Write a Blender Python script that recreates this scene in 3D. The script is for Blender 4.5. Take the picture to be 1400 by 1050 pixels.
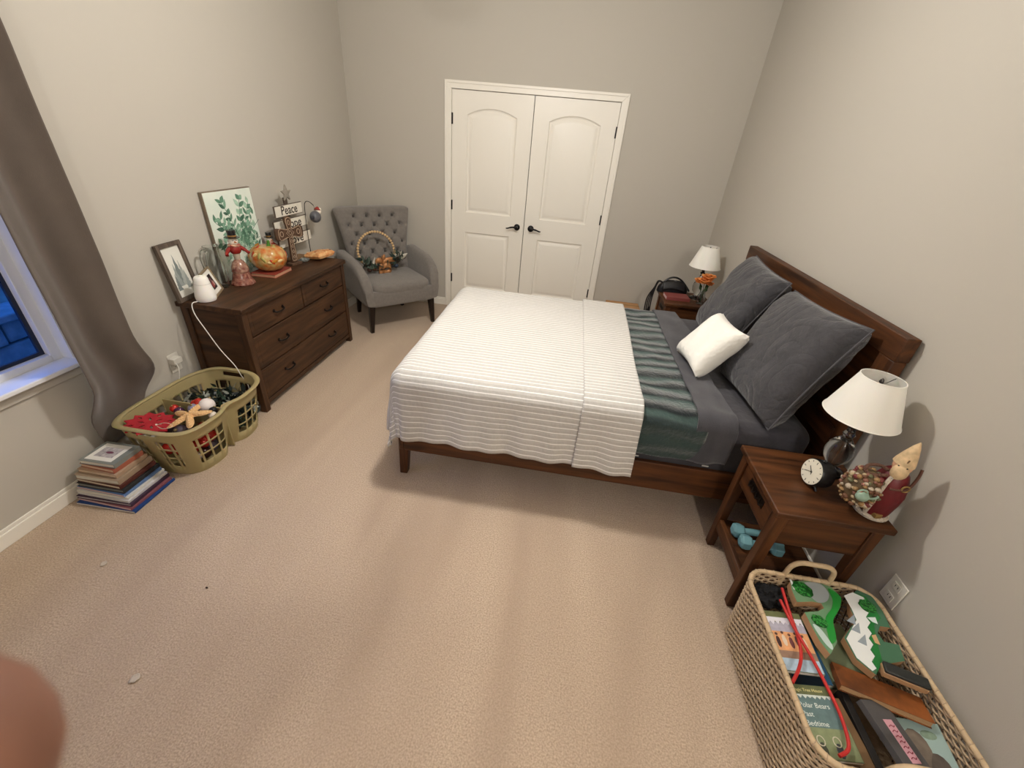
import bpy, bmesh, math, random
from mathutils import Vector, Matrix, Euler, noise as mnoise
PI = math.pi
rnd = random.Random(7)
sc = bpy.context.scene
for o in list(bpy.data.objects): bpy.data.objects.remove(o)
COL = sc.collection

# ------------------------------------------------------------ camera
W = 3.5875                       # room width (left wall x=0, far wall y=0)
YF = -6.9                        # wall behind the photographer
HC = 2.80                        # ceiling height
CAMP = Vector((2.2215, -4.4345, 1.6964))
CR = Vector((0.9866849, 0.14223444, 0.07888142))
CU = Vector((-0.13984796, 0.49431664, 0.85795898))
CF = Vector((-0.08303892, 0.85756657, -0.50762595))
cam = bpy.data.cameras.new('camera'); cam.sensor_fit = 'HORIZONTAL'; cam.sensor_width = 36
cam.lens = 567.9 / 1400 * 36; cam.clip_start = 0.005; cam.clip_end = 100
cam.dof.use_dof = True; cam.dof.focus_distance = 2.6; cam.dof.aperture_fstop = 11
camo = bpy.data.objects.new('camera', cam); COL.objects.link(camo)
M = Matrix.Identity(4)
for i in range(3):
    M[i][0] = CR[i]; M[i][1] = CU[i]; M[i][2] = -CF[i]; M[i][3] = CAMP[i]
camo.matrix_world = M
sc.camera = camo
# ------------------------------------------------------------ world, light, exposure
wd = bpy.data.worlds.new('dusk'); sc.world = wd; wd.use_nodes = True
bg = wd.node_tree.nodes['Background']; bg.inputs[0].default_value = (0.03, 0.17, 0.66, 1); bg.inputs[1].default_value = 2.2
LAMP1 = (1.80, -2.32, 2.50); LAMP1_W = 80
LAMP2 = (3.03, -6.00, 2.60); LAMP2_W = 85
LAMP_COL = (1.0, 0.97, 0.93)
vs = sc.view_settings
vs.view_transform = 'Standard'; vs.look = 'None'; vs.gamma = 1; vs.use_curve_mapping = False
vs.exposure = 0.70

# ------------------------------------------------------------ helpers
def lin(c):
    r = []
    for x in c:
        x = x / 255
        r.append(x / 12.92 if x <= .04045 else ((x + .055) / 1.055) ** 2.4)
    return (r[0], r[1], r[2], 1)
MATS = {}
def mat(name, col, rough=.6, var=0.0, vscale=8, bump=0, bscale=80, metal=0, spec=.5, trans=0, ior=1.45, sheen=0, emit=0, alpha=1, coat=0, stretch=(1, 1, 1), col2=None, sss=0):
    if name in MATS: return MATS[name]
    m = bpy.data.materials.new(name); m.use_nodes = True; MATS[name] = m
    nt = m.node_tree; b = nt.nodes['Principled BSDF']; c = lin(col)
    b.inputs['Base Color'].default_value = c; b.inputs['Roughness'].default_value = rough
    b.inputs['Metallic'].default_value = metal; b.inputs['Specular IOR Level'].default_value = spec
    b.inputs['Transmission Weight'].default_value = trans; b.inputs['IOR'].default_value = ior
    b.inputs['Sheen Weight'].default_value = sheen; b.inputs['Alpha'].default_value = alpha
    b.inputs['Coat Weight'].default_value = coat
    if sss: b.inputs['Subsurface Weight'].default_value = sss; b.inputs['Subsurface Radius'].default_value = (.01, .004, .002)
    if emit: b.inputs['Emission Color'].default_value = c; b.inputs['Emission Strength'].default_value = emit
    if var or bump or col2:
        tc = nt.nodes.new('ShaderNodeTexCoord'); mp = nt.nodes.new('ShaderNodeMapping')
        mp.inputs['Scale'].default_value = stretch; nt.links.new(tc.outputs['Object'], mp.inputs[0])
        if var or col2:
            n = nt.nodes.new('ShaderNodeTexNoise'); n.inputs['Scale'].default_value = vscale; n.inputs['Detail'].default_value = 5
            nt.links.new(mp.outputs[0], n.inputs['Vector'])
            r = nt.nodes.new('ShaderNodeValToRGB'); nt.links.new(n.outputs['Fac'], r.inputs[0])
            if col2: a, z = c, lin(col2)
            else: a = tuple(x * (1 - var) for x in c[:3]) + (1,); z = tuple(min(1, x * (1 + var)) for x in c[:3]) + (1,)
            r.color_ramp.elements[0].color = a; r.color_ramp.elements[1].color = z
            r.color_ramp.elements[0].position = .32; r.color_ramp.elements[1].position = .68
            nt.links.new(r.outputs[0], b.inputs['Base Color'])
        if bump:
            n2 = nt.nodes.new('ShaderNodeTexNoise'); n2.inputs['Scale'].default_value = bscale; n2.inputs['Detail'].default_value = 3
            nt.links.new(mp.outputs[0], n2.inputs['Vector'])
            bp = nt.nodes.new('ShaderNodeBump'); bp.inputs['Strength'].default_value = bump; bp.inputs['Distance'].default_value = .01
            nt.links.new(n2.outputs['Fac'], bp.inputs['Height']); nt.links.new(bp.outputs[0], b.inputs['Normal'])
    return m
def wood(name, dark, light, axis=0, scale=1.0, rough=.5, coat=.0):
    if name in MATS: return MATS[name]
    m = bpy.data.materials.new(name); m.use_nodes = True; MATS[name] = m
    nt = m.node_tree; b = nt.nodes['Principled BSDF']; b.inputs['Specular IOR Level'].default_value = .3; b.inputs['Roughness'].default_value = rough; b.inputs['Coat Weight'].default_value = coat
    tc = nt.nodes.new('ShaderNodeTexCoord'); mp = nt.nodes.new('ShaderNodeMapping'); nt.links.new(tc.outputs['Object'], mp.inputs[0])
    s = [14 * scale] * 3; s[axis] = 1.2 * scale; mp.inputs['Scale'].default_value = s
    n = nt.nodes.new('ShaderNodeTexNoise'); n.inputs['Scale'].default_value = 2.2; n.inputs['Detail'].default_value = 7; n.inputs['Distortion'].default_value = .6
    nt.links.new(mp.outputs[0], n.inputs['Vector'])
    r = nt.nodes.new('ShaderNodeValToRGB'); e = r.color_ramp.elements
    e[0].position = .3; e[0].color = lin(dark); e[1].position = .72; e[1].color = lin(light)
    nt.links.new(n.outputs['Fac'], r.inputs[0]); nt.links.new(r.outputs[0], b.inputs['Base Color'])
    bp = nt.nodes.new('ShaderNodeBump'); bp.inputs['Strength'].default_value = .12; bp.inputs['Distance'].default_value = .004
    nt.links.new(n.outputs['Fac'], bp.inputs['Height']); nt.links.new(bp.outputs[0], b.inputs['Normal'])
    return m

class MB:
    def __init__(s): s.v = []; s.f = []
    def add(s, vs_, fs_, M=None):
        k = len(s.v)
        for p in vs_:
            p = Vector(p); s.v.append(M @ p if M is not None else p)
        s.f += [tuple(i + k for i in f) for f in fs_]; return s
    def bx(s, x0, x1, y0, y1, z0, z1, M=None):
        v = [(x, y, z) for x in (x0, x1) for y in (y0, y1) for z in (z0, z1)]
        return s.add(v, [(0, 1, 3, 2), (4, 6, 7, 5), (0, 4, 5, 1), (2, 3, 7, 6), (0, 2, 6, 4), (1, 5, 7, 3)], M)
    def box(s, c, d, rot=(0, 0, 0)):
        return s.bx(-d[0] / 2, d[0] / 2, -d[1] / 2, d[1] / 2, -d[2] / 2, d[2] / 2, Matrix.Translation(c) @ Euler(rot).to_matrix().to_4x4())
    def taper(s, c0, d0, c1, d1):          # frustum: rectangle d0 at c0 up to rectangle d1 at c1
        v = []
        for c, d in ((c0, d0), (c1, d1)):
            for sx, sy in ((-1, -1), (1, -1), (1, 1), (-1, 1)): v.append((c[0] + sx * d[0] / 2, c[1] + sy * d[1] / 2, c[2]))
        return s.add(v, [(3, 2, 1, 0), (4, 5, 6, 7), (0, 1, 5, 4), (1, 2, 6, 5), (2, 3, 7, 6), (3, 0, 4, 7)])
    def lathe(s, prof, n=24, M=None, cap=True):
        v = []; f = []
        for r, z in prof:
            for i in range(n): a = 2 * PI * i / n; v.append((r * math.cos(a), r * math.sin(a), z))
        for j in range(len(prof) - 1):
            for i in range(n):
                k = (i + 1) % n; f.append((j * n + i, j * n + k, (j + 1) * n + k, (j + 1) * n + i))
        if cap:
            f.append(tuple(reversed(range(n)))); f.append(tuple((len(prof) - 1) * n + i for i in range(n)))
        return s.add(v, f, M)
    def tube(s, pts, r, n=8, closed=False, cap=True):
        pts = [Vector(p) for p in pts]; m = len(pts); rs = r if isinstance(r, (list, tuple)) else [r] * m
        v = []; f = []; up = None
        for i, p in enumerate(pts):
            a = pts[(i - 1) % m] if (closed or i > 0) else p
            b = pts[(i + 1) % m] if (closed or i < m - 1) else p
            t = (b - a).normalized()
            if up is None: up = t.orthogonal().normalized()
            up = (up - t * up.dot(t))
            up = up.normalized() if up.length > 1e-6 else t.orthogonal().normalized()
            w = t.cross(up)
            for k in range(n): q = 2 * PI * k / n; v.append(p + (up * math.cos(q) + w * math.sin(q)) * rs[i])
        for i in range(m if closed else m - 1):
            j = (i + 1) % m
            for k in range(n): l = (k + 1) % n; f.append((i * n + k, i * n + l, j * n + l, j * n + k))
        if cap and not closed: f.append(tuple(reversed(range(n)))); f.append(tuple((m - 1) * n + k for k in range(n)))
        return s.add(v, f)
    def prism(s, out, z0, z1, M=None):
        n = len(out); v = [(x, y, z0) for x, y in out] + [(x, y, z1) for x, y in out]
        f = [tuple(reversed(range(n))), tuple(range(n, 2 * n))] + [(i, (i + 1) % n, n + (i + 1) % n, n + i) for i in range(n)]
        return s.add(v, f, M)
    def ball(s, c, r, nu=12, nv=8, M=None):
        if not isinstance(r, (list, tuple)): r = (r, r, r)
        v = [(c[0], c[1], c[2] - r[2])]; f = []
        for j in range(1, nv):
            t = -PI / 2 + PI * j / nv
            for i in range(nu):
                a = 2 * PI * i / nu; v.append((c[0] + r[0] * math.cos(t) * math.cos(a), c[1] + r[1] * math.cos(t) * math.sin(a), c[2] + r[2] * math.sin(t)))
        v.append((c[0], c[1], c[2] + r[2])); L = len(v) - 1
        for i in range(nu):
            k = (i + 1) % nu; f.append((0, 1 + k, 1 + i)); f.append((L, L - nu + i, L - nu + k))
            for j in range(nv - 2): a = 1 + j * nu; f.append((a + i, a + k, a + nu + k, a + nu + i))
        return s.add(v, f, M)
    def grid(s, fn, nu, nv, closeu=False, closev=False):
        v = [fn(i / (nu if closeu else nu - 1), j / (nv if closev else nv - 1)) for j in range(nv) for i in range(nu)]; f = []
        for j in range(nv if closev else nv - 1):
            for i in range(nu if closeu else nu - 1):
                k = (i + 1) % nu; l = (j + 1) % nv; f.append((j * nu + i, j * nu + k, l * nu + k, l * nu + i))
        return s.add(v, f)
    def mesh(s, name, smooth=38):
        me = bpy.data.meshes.new(name); me.from_pydata([tuple(p) for p in s.v], [], s.f); me.validate()
        b = bmesh.new(); b.from_mesh(me); bmesh.ops.remove_doubles(b, verts=b.verts, dist=1e-6)
        bmesh.ops.recalc_face_normals(b, faces=b.faces); b.to_mesh(me); b.free()
        if smooth:
            me.shade_smooth(); me.set_sharp_from_angle(angle=math.radians(smooth))
        return me
    def build(s, name, m, parent=None, bevel=0, seg=2, smooth=38, sub=0, loc=None, rot=None):
        return obj(name, s.mesh(name, smooth), m, parent, bevel, seg, sub, loc, rot)
def obj(name, me, m, parent=None, bevel=0, seg=2, sub=0, loc=None, rot=None):
    o = bpy.data.objects.new(name, me); COL.objects.link(o)
    if m is not None and not me.materials: me.materials.append(m)
    if parent is not None: o.parent = parent
    if loc is not None: o.location = loc
    if rot is not None: o.rotation_euler = rot
    if bevel:
        md = o.modifiers.new('bevel', 'BEVEL'); md.width = bevel; md.segments = seg; md.limit_method = 'ANGLE'; md.angle_limit = math.radians(40)
        md.use_clamp_overlap = True
    if sub:
        md = o.modifiers.new('sub', 'SUBSURF'); md.levels = sub; md.render_levels = sub
    return o
def tag(o, label=None, cat=None, group=None, kind=None):
    if label: o['label'] = label
    if cat: o['category'] = cat
    if group: o['group'] = group
    if kind: o['kind'] = kind
    return o
def thing(name, label, cat, loc=(0, 0, 0), rotz=0, group=None, rot=None):
    o = bpy.data.objects.new(name, None); COL.objects.link(o); o.empty_display_size = .05
    o.location = loc; o.rotation_euler = rot if rot else (0, 0, rotz)
    return tag(o, label, cat, group)
def dup(root, loc, rotz=0, label=None, group=None, rot=None):
    def cp(o, par):
        c = o.copy(); COL.objects.link(c)
        if par is not None: c.parent = par
        for ch in [q for q in bpy.data.objects if q.parent == o]: cp(ch, c)
        return c
    r = cp(root, None); r.location = loc; r.rotation_euler = rot if rot else (0, 0, rotz)
    if label: r['label'] = label
    if group: r['group'] = group
    return r
def struct(name, mb, m, parent=None, bevel=0, label=None, smooth=38):
    o = mb.build(name, m, parent, bevel=bevel, smooth=smooth)
    if parent is None: o['kind'] = 'structure'
    if label: o['label'] = label
    return o
def text(name, body, size, m, parent, loc, rot, depth=.0006, align='CENTER', sx=1.0, bold=0.0, shear=0.0):
    cu = bpy.data.curves.new(name, 'FONT'); cu.body = body; cu.size = size; cu.extrude = depth; cu.align_x = align; cu.align_y = 'CENTER'
    cu.offset = bold; cu.resolution_u = 3; cu.shear = shear
    t = bpy.data.objects.new('tmp', cu); COL.objects.link(t)
    me = bpy.data.meshes.new_from_object(t); bpy.data.objects.remove(t)
    if sx != 1.0:
        for v in me.vertices: v.co.x *= sx
    me.name = name
    return obj(name, me, m, parent, loc=loc, rot=rot)
def arc(cx, cy, r, a0, a1, n): return [(cx + r * math.cos(math.radians(a0 + (a1 - a0) * i / n)), cy + r * math.sin(math.radians(a0 + (a1 - a0) * i / n))) for i in range(n + 1)]
def rrect(x0, x1, y0, y1, r, n=4):
    return arc(x1 - r, y0 + r, r, -90, 0, n) + arc(x1 - r, y1 - r, r, 0, 90, n) + arc(x0 + r, y1 - r, r, 90, 180, n) + arc(x0 + r, y0 + r, r, 180, 270, n)
def smooth_path(pts, n=6, closed=False):
    P = [Vector(p) for p in pts]; out = []; m = len(P)
    for i in range(m if closed else m - 1):
        g = lambda k: P[k % m] if closed else P[max(0, min(m - 1, k))]
        a, b, c, d = g(i - 1), g(i), g(i + 1), g(i + 2)
        for k in range(n):
            t = k / n; out.append(.5 * ((2 * b) + (c - a) * t + (2 * a - 5 * b + 4 * c - d) * t * t + (3 * b - a - 3 * c + d) * t ** 3))
    if not closed: out.append(P[-1])
    return out
def fn(x, y, z=0.0): return mnoise.noise(Vector((x, y, z)))
# ------------------------------------------------------------ room shell
def carpet_mat():
    m = bpy.data.materials.new('carpet'); m.use_nodes = True; nt = m.node_tree; b = nt.nodes['Principled BSDF']
    b.inputs['Roughness'].default_value = .95; b.inputs['Specular IOR Level'].default_value = .15; b.inputs['Sheen Weight'].default_value = .25
    tc = nt.nodes.new('ShaderNodeTexCoord')
    def nz(scale, detail, st=(1, 1, 1), rz=0, dist=0):
        mp = nt.nodes.new('ShaderNodeMapping'); mp.inputs['Scale'].default_value = st; mp.inputs['Rotation'].default_value = (0, 0, rz)
        nt.links.new(tc.outputs['Object'], mp.inputs[0]); n = nt.nodes.new('ShaderNodeTexNoise')
        n.inputs['Scale'].default_value = scale; n.inputs['Detail'].default_value = detail; n.inputs['Distortion'].default_value = dist
        nt.links.new(mp.outputs[0], n.inputs['Vector']); return n
    a = nz(1.3, 1.5, (3.2, .5, 1), .12, .5)      # vacuum strokes in the pile
    c = nz(170, 2); d = nz(26, 4)
    def mix(f, x, y):
        mx = nt.nodes.new('ShaderNodeMix'); mx.data_type = 'RGBA'
        if f is not None: nt.links.new(f, mx.inputs[0])
        for i, q in ((6, x), (7, y)):
            if isinstance(q, tuple): mx.inputs[i].default_value = q
            else: nt.links.new(q, mx.inputs[i])
        return mx
    def ramp(s, p0, p1):
        r = nt.nodes.new('ShaderNodeValToRGB'); r.color_ramp.elements[0].position = p0; r.color_ramp.elements[1].position = p1
        nt.links.new(s, r.inputs[0]); return r.outputs[0]
    m1 = mix(ramp(a.outputs['Fac'], .3, .7), lin((187, 164, 142)), lin((218, 196, 171)))
    m2 = mix(ramp(c.outputs['Fac'], .3, .7), lin((158, 137, 116)), m1.outputs[2]); 
    m3 = mix(None, lin((192, 170, 148)), m2.outputs[2]); m3.inputs[0].default_value = .75
    nt.links.new(m3.outputs[2], b.inputs['Base Color'])
    ad = nt.nodes.new('ShaderNodeMath'); ad.operation = 'ADD'; nt.links.new(c.outputs['Fac'], ad.inputs[0]); nt.links.new(d.outputs['Fac'], ad.inputs[1])
    bp = nt.nodes.new('ShaderNodeBump'); bp.inputs['Strength'].default_value = .55; bp.inputs['Distance'].default_value = .008
    nt.links.new(ad.outputs[0], bp.inputs['Height']); nt.links.new(bp.outputs[0], b.inputs['Normal'])
    return m
WALL = mat('wall_paint', (190, 184, 173), .85, bump=.05, bscale=220, spec=.25)
CEIL = mat('ceiling_paint', (236, 232, 224), .9, bump=.08, bscale=120, spec=.2)
TRIM = mat('white_trim_paint', (238, 233, 222), .38, spec=.4)
BLACKM = mat('black_metal', (22, 20, 20), .38, metal=.6)
T = .15
struct('floor', MB().bx(-T, W + T, YF - T, T, -.1, 0), carpet_mat(), label='beige cut-pile carpet with vacuum strokes')
struct('ceiling', MB().bx(-T, W + T, YF - T, T, HC, HC + .1), CEIL)
WY0, WY1, WZ0, WZ1 = -4.20, -2.975, .62, 2.10      # window opening
DX0, DX1, DXC, DZ1 = 1.0065, 2.5215, 1.764, 2.04   # closet opening
wl = MB(); wl.bx(-T, 0, YF - T, WY0, 0, HC); wl.bx(-T, 0, WY1, T, 0, HC); wl.bx(-T, 0, WY0, WY1, 0, WZ0); wl.bx(-T, 0, WY0, WY1, WZ1, HC)
struct('wall_left', wl, WALL)
wb = MB(); wb.bx(0, DX0 - .02, 0, T, 0, HC); wb.bx(DX1 + .02, W, 0, T, 0, HC); wb.bx(DX0 - .02, DX1 + .02, 0, T, DZ1 + .02, HC)
struct('wall_back', wb, WALL)
struct('wall_right', MB().bx(W, W + T, YF - T, T, 0, HC), WALL)
struct('wall_front', MB().bx(0, W, YF - T, YF, 0, HC), WALL)
def base(name, x0, x1, y0, y1):
    mb = MB(); mb.bx(x0, x1, y0, y1, 0, .066)
    dx, dy = x1 - x0, y1 - y0
    if dx < dy:
        a = x0 if x0 < W / 2 else x1; b = a + (.6 * dx if x0 < W / 2 else -.6 * dx); mb.bx(min(a, b), max(a, b), y0, y1, .066, .084)
    else: mb.bx(x0, x1, y0 + (.4 * dy if y1 > -.1 else 0), y1 - (0 if y1 > -.1 else .4 * dy), .066, .084)
    struct(name, mb, TRIM, bevel=.003)
base('baseboard_left', 0, .013, YF, 0)
base('baseboard_right', W - .013, W, YF, 0)
base('baseboard_back', .013, DX0 - .062, -.013, 0)
bb = MB().bx(DX1 + .062, W - .013, -.013, 0, 0, .066).bx(DX1 + .062, W - .013, -.008, 0, .066, .084)
struct('baseboard_back.001', bb, TRIM, bevel=.003)
base('baseboard_front', .013, W - .013, YF, YF + .013)
# closet door casing
def casing(name, out):
    mb = MB(); mb.prism(out, 0, .013, Matrix(((1, 0, 0, 0), (0, 0, -1, 0), (0, 1, 0, 0), (0, 0, 0, 1)))); return mb
cw = .062; cas = []
c0, c1, cz = DX0 - cw, DX1 + cw, DZ1 + cw
trim = bpy.data.objects.new('trim_1', None); COL.objects.link(trim); trim['kind'] = 'structure'; trim['label'] = 'white moulded casing around the closet doors'
for k, o in enumerate(([(c0, 0), (DX0, 0), (DX0, DZ1), (c0, cz)], [(DX1, 0), (c1, 0), (c1, cz), (DX1, DZ1)], [(c0, cz), (DX0, DZ1), (DX1, DZ1), (c1, cz)])):
    casing('t', o).build('casing_board', TRIM, trim, bevel=.003)
    e = .022                                        # raised outer bead
    q = ([(c0, 0), (c0 + e, 0), (c0 + e, cz - e), (c0, cz)], [(c1 - e, 0), (c1, 0), (c1, cz), (c1 - e, cz - e)], [(c0, cz), (c0 + e, cz - e), (c1 - e, cz - e), (c1, cz)])[k]
    mb = MB(); mb.prism(q, .013, .019, Matrix(((1, 0, 0, 0), (0, 0, -1, 0), (0, 1, 0, 0), (0, 0, 0, 1)))); mb.build('bead', TRIM, trim, bevel=.003)
jb = MB(); jb.bx(DX0 - .02, DX0, -.001, .12, 0, DZ1 + .02); jb.bx(DX1, DX1 + .02, -.001, .12, 0, DZ1 + .02); jb.bx(DX0, DX1, -.001, .12, DZ1, DZ1 + .02)
jb.build('jamb', TRIM, trim)
MB().bx(DX0 - .02, DX1 + .02, .13, .14, 0, DZ1).build('closet_dark_sheet', mat('dark_void', (20, 18, 16), .9), trim)  # near-black sheet paints the unlit closet inside behind the doors
def door(name, x0, x1, hinge_left, label):
    d = bpy.data.objects.new(name, None); COL.objects.link(d); d['kind'] = 'structure'; d['label'] = label; d.location = (x0, 0, 0)
    w = x1 - x0; g = .003; zt = DZ1 - .004; zb = .012; y0 = .006; px0, px1 = .146, w - .146
    lo = [(px0, .232), (px1, .232), (px1, .818), (px0, .818)]
    up = [(px0, 1.012), (px1, 1.012), (px1, 1.852)]
    R = ((px1 - px0) ** 2 / 4 + .058 ** 2) / (2 * .058); ha = math.degrees(math.asin((px1 - px0) / 2 / R))
    up += arc((px0 + px1) / 2, 1.852 + .058 - R, R, 90 - ha, 90 + ha, 14)[1:]
    bm = bmesh.new()
    def loop(pts, y): return [bm.verts.new((x, y, z)) for x, z in pts]
    def inset(pts, e):
        cx = sum(p[0] for p in pts) / len(pts); n = len(pts); r = []
        for i in range(n):
            a, b, c = Vector(pts[i - 1]), Vector(pts[i]), Vector(pts[(i + 1) % n])
            d1 = (b - a).normalized(); d2 = (c - b).normalized(); n1 = Vector((-d1.y, d1.x)); n2 = Vector((-d2.y, d2.x)); nn = (n1 + n2).normalized()
            r.append(tuple(b + nn * e / max(.3, nn.dot(n1))))
        return r
    outer = loop([(g, zb), (w - g, zb), (w - g, zt), (g, zt)], y0); back = loop([(g, zb), (w - g, zb), (w - g, zt), (g, zt)], y0 + .035)
    es = [bm.edges.new((outer[i], outer[(i + 1) % 4])) for i in range(4)]
    for i in range(4): bm.faces.new((outer[i], outer[(i + 1) % 4], back[(i + 1) % 4], back[i]))
    bm.faces.new(back)
    for P in (lo, up):
        rings = [loop(P, y0)]
        for e, dy in ((.010, .011), (.022, .013), (.046, .003), (.052, .002)): rings.append(loop(inset(P, e), y0 + dy))
        n = len(P)
        es += [bm.edges.new((rings[0][i], rings[0][(i + 1) % n])) for i in range(n)]
        for a, b in zip(rings, rings[1:]):
            for i in range(n): bm.faces.new((a[i], a[(i + 1) % n], b[(i + 1) % n], b[i]))
        bm.faces.new(rings[-1])
    bmesh.ops.triangle_fill(bm, use_beauty=True, use_dissolve=False, edges=es)
    bmesh.ops.recalc_face_normals(bm, faces=bm.faces)
    me = bpy.data.meshes.new('door_leaf'); bm.to_mesh(me); bm.free(); me.shade_smooth(); me.set_sharp_from_angle(angle=math.radians(20))
    obj('door_leaf', me, TRIM, d)
    hx = .0 if hinge_left else w
    for z in (1.812, 1.07, .325):
        mb = MB(); mb.lathe([(.006, z - .045), (.006, z + .045)], 10, Matrix.Translation((hx, -.003, 0))); mb.bx(hx - .012, hx + .012, .002, .0055, z - .045, z + .045)
        mb.build('hinge', BLACKM, d)
    s = 1 if hinge_left else -1; kx = (w - .07) if hinge_left else .072
    h = MB(); RX = Matrix.Translation((kx, y0, .92)) @ Matrix.Rotation(PI / 2, 4, 'X')
    h.lathe([(.031, 0), (.031, .006), (.024, .011), (.012, .013), (.011, .045), (.015, .047), (.015, .058), (.008, .061)], 20, RX)
    hb = h.build('handle', BLACKM, d)
    l = MB(); l.tube(smooth_path([(kx, y0 - .05, .92), (kx - s * .025, y0 - .052, .924), (kx - s * .06, y0 - .052, .919), (kx - s * .09, y0 - .05, .909), (kx - s * .105, y0 - .047, .908)], 5), [.010] * 6 + [.0085] * 5 + [.007] * 5 + [.006] * 5, 10)
    l.build('lever', BLACKM, hb)
    return d
door('door_1', DX0, DXC, True, 'left white closet door with arched upper panel and black lever')
door('door_2', DXC, DX1, False, 'right white closet door with arched upper panel and black lever')

# ------------------------------------------------------------ window
win = bpy.data.objects.new('window_1', None); COL.objects.link(win); win['kind'] = 'structure'; win['label'] = 'white window with blue dusk behind the glass'
VIN = mat('white_vinyl', (225, 226, 230), .3)
fx0, fx1 = -.12, -.055; fw = .052
for nm, a in (('frame', (WY0, WY0 + fw, WZ0, WZ1)), ('frame', (WY1 - fw, WY1, WZ0, WZ1)), ('frame', (WY0 + fw, WY1 - fw, WZ0, WZ0 + fw)), ('frame', (WY0 + fw, WY1 - fw, WZ1 - fw, WZ1))):
    MB().bx(fx0, fx1, a[0], a[1], a[2], a[3]).build(nm, VIN, win, bevel=.003)
MB().bx(-.105, -.07, WY0 + fw, WY1 - fw, 1.34, 1.375).build('meeting_rail', VIN, win, bevel=.003)
sx = .016
for a in ((WY0 + fw, WY0 + fw + sx, WZ0 + fw, WZ1 - fw), (WY1 - fw - sx, WY1 - fw, WZ0 + fw, WZ1 - fw), (WY0 + fw + sx, WY1 - fw - sx, WZ0 + fw, WZ0 + fw + sx), (WY0 + fw + sx, WY1 - fw - sx, WZ1 - fw - sx, WZ1 - fw)):
    MB().bx(-.1, -.085, *a).build('gasket', mat('dark_gasket', (30, 38, 60), .6), win)
GL = mat('window_glass', (240, 246, 255), .02, trans=1, ior=1.1, spec=.3)
for z0, z1 in ((WZ0 + fw, 1.34), (1.375, WZ1 - fw)):
    MB().bx(-.094, -.091, WY0 + fw, WY1 - fw, z0, z1).build('pane', GL, win)
lin_ = MB(); lin_.bx(-.055, 0, WY0 - .001, WY0 + .012, WZ0, WZ1); lin_.bx(-.055, 0, WY1 - .012, WY1 + .001, WZ0, WZ1); lin_.bx(-.055, 0, WY0, WY1, WZ1 - .012, WZ1)
lin_.build('jamb_liner', VIN, win)
sl = tag(MB().bx(-.055, .058, WY0 - .05, WY1 + .012, WZ0, WZ0 + .022).build('trim_2', mat('sill_paint', (232, 232, 234), .25), bevel=.005), 'white painted window sill', kind='structure')
MB().bx(.0005, .014, WY0 - .03, WY1 + .01, WZ0 - .055, WZ0).build('apron', WALL, sl, bevel=.002)
# outside the window: retaining wall of blocks, ground behind it
OUT = mat('outdoor_concrete', (105, 112, 118), .9, var=.25, vscale=12, bump=.5, bscale=30)
gr = struct('ground', MB().bx(-9, -T, -9, 4, -.75, -.6), mat('outdoor_paving', (90, 96, 100), .9, var=.2, bump=.3))
bw = bpy.data.objects.new('retaining_wall', None); COL.objects.link(bw); bw['kind'] = 'structure'; bw['label'] = 'low wall of split blocks outside the window'
bme = MB().bx(0, .18, 0, .285, 0, .143).mesh('block', 0)
bme.materials.append(OUT)
for r in range(6):
    for k in range(14):
        b = obj('block', bme, OUT, bw, bevel=.012, loc=(-1.75 + rnd.uniform(-.012, .012), -4.2 + k * .297 + (.15 if r % 2 else 0), -.6 + r * .153))
        b.rotation_euler = (0, 0, rnd.uniform(-.03, .03))
for k in range(9): MB().bx(-1.8, -1.53, -4.25 + k * .47, -3.79 + k * .47, .32, .37).build('capstone', OUT, bw, bevel=.01)
bank = MB(); bank.grid(lambda u, v: (-1.75 - v * 5, -8 + u * 11, .30 + v * 3.4 + .12 * fn(u * 20, v * 9)), 40, 24)
struct('garden_bank', bank, mat('outdoor_mulch', (96, 104, 100), .95, var=.35, vscale=9, bump=.8, bscale=14))
# ------------------------------------------------------------ ceiling lights (above and behind the frame)
def ceiling_light(loc, watt, label):
    t = thing('ceiling_light', label, 'ceiling light', (loc[0], loc[1], HC), group='flush ceiling lights')
    NK = mat('brushed_nickel', (150, 145, 138), .35, metal=1); d = loc[2] - HC + .02
    MB().lathe([(.004, 0), (.07, 0), (.072, -.012), (.03, -.022), (.012, -.03), (.012, d + .12), (.03, d + .105), (.168, d + .095), (.17, d + .085), (.004, d + .085)], 32).build('canopy_and_stem', NK, t)
    MB().lathe([(.16, d + .086), (.15, d + .055), (.115, d + .025), (.06, d + .006), (.005, d)], 32).build('glass_dome', mat('lit_glass', (255, 236, 210), .4, emit=3), t)
    l = bpy.data.lights.new('bulb', 'POINT'); l.shadow_soft_size = .09; l.energy = watt; l.color = LAMP_COL
    o = bpy.data.objects.new('bulb', l); COL.objects.link(o); o.parent = t; o.location = (0, 0, loc[2] - HC)
ceiling_light(LAMP1, LAMP1_W, 'round flush ceiling light above the foot of the bed')
ceiling_light(LAMP2, LAMP2_W, 'round flush ceiling light behind the photographer')
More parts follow.
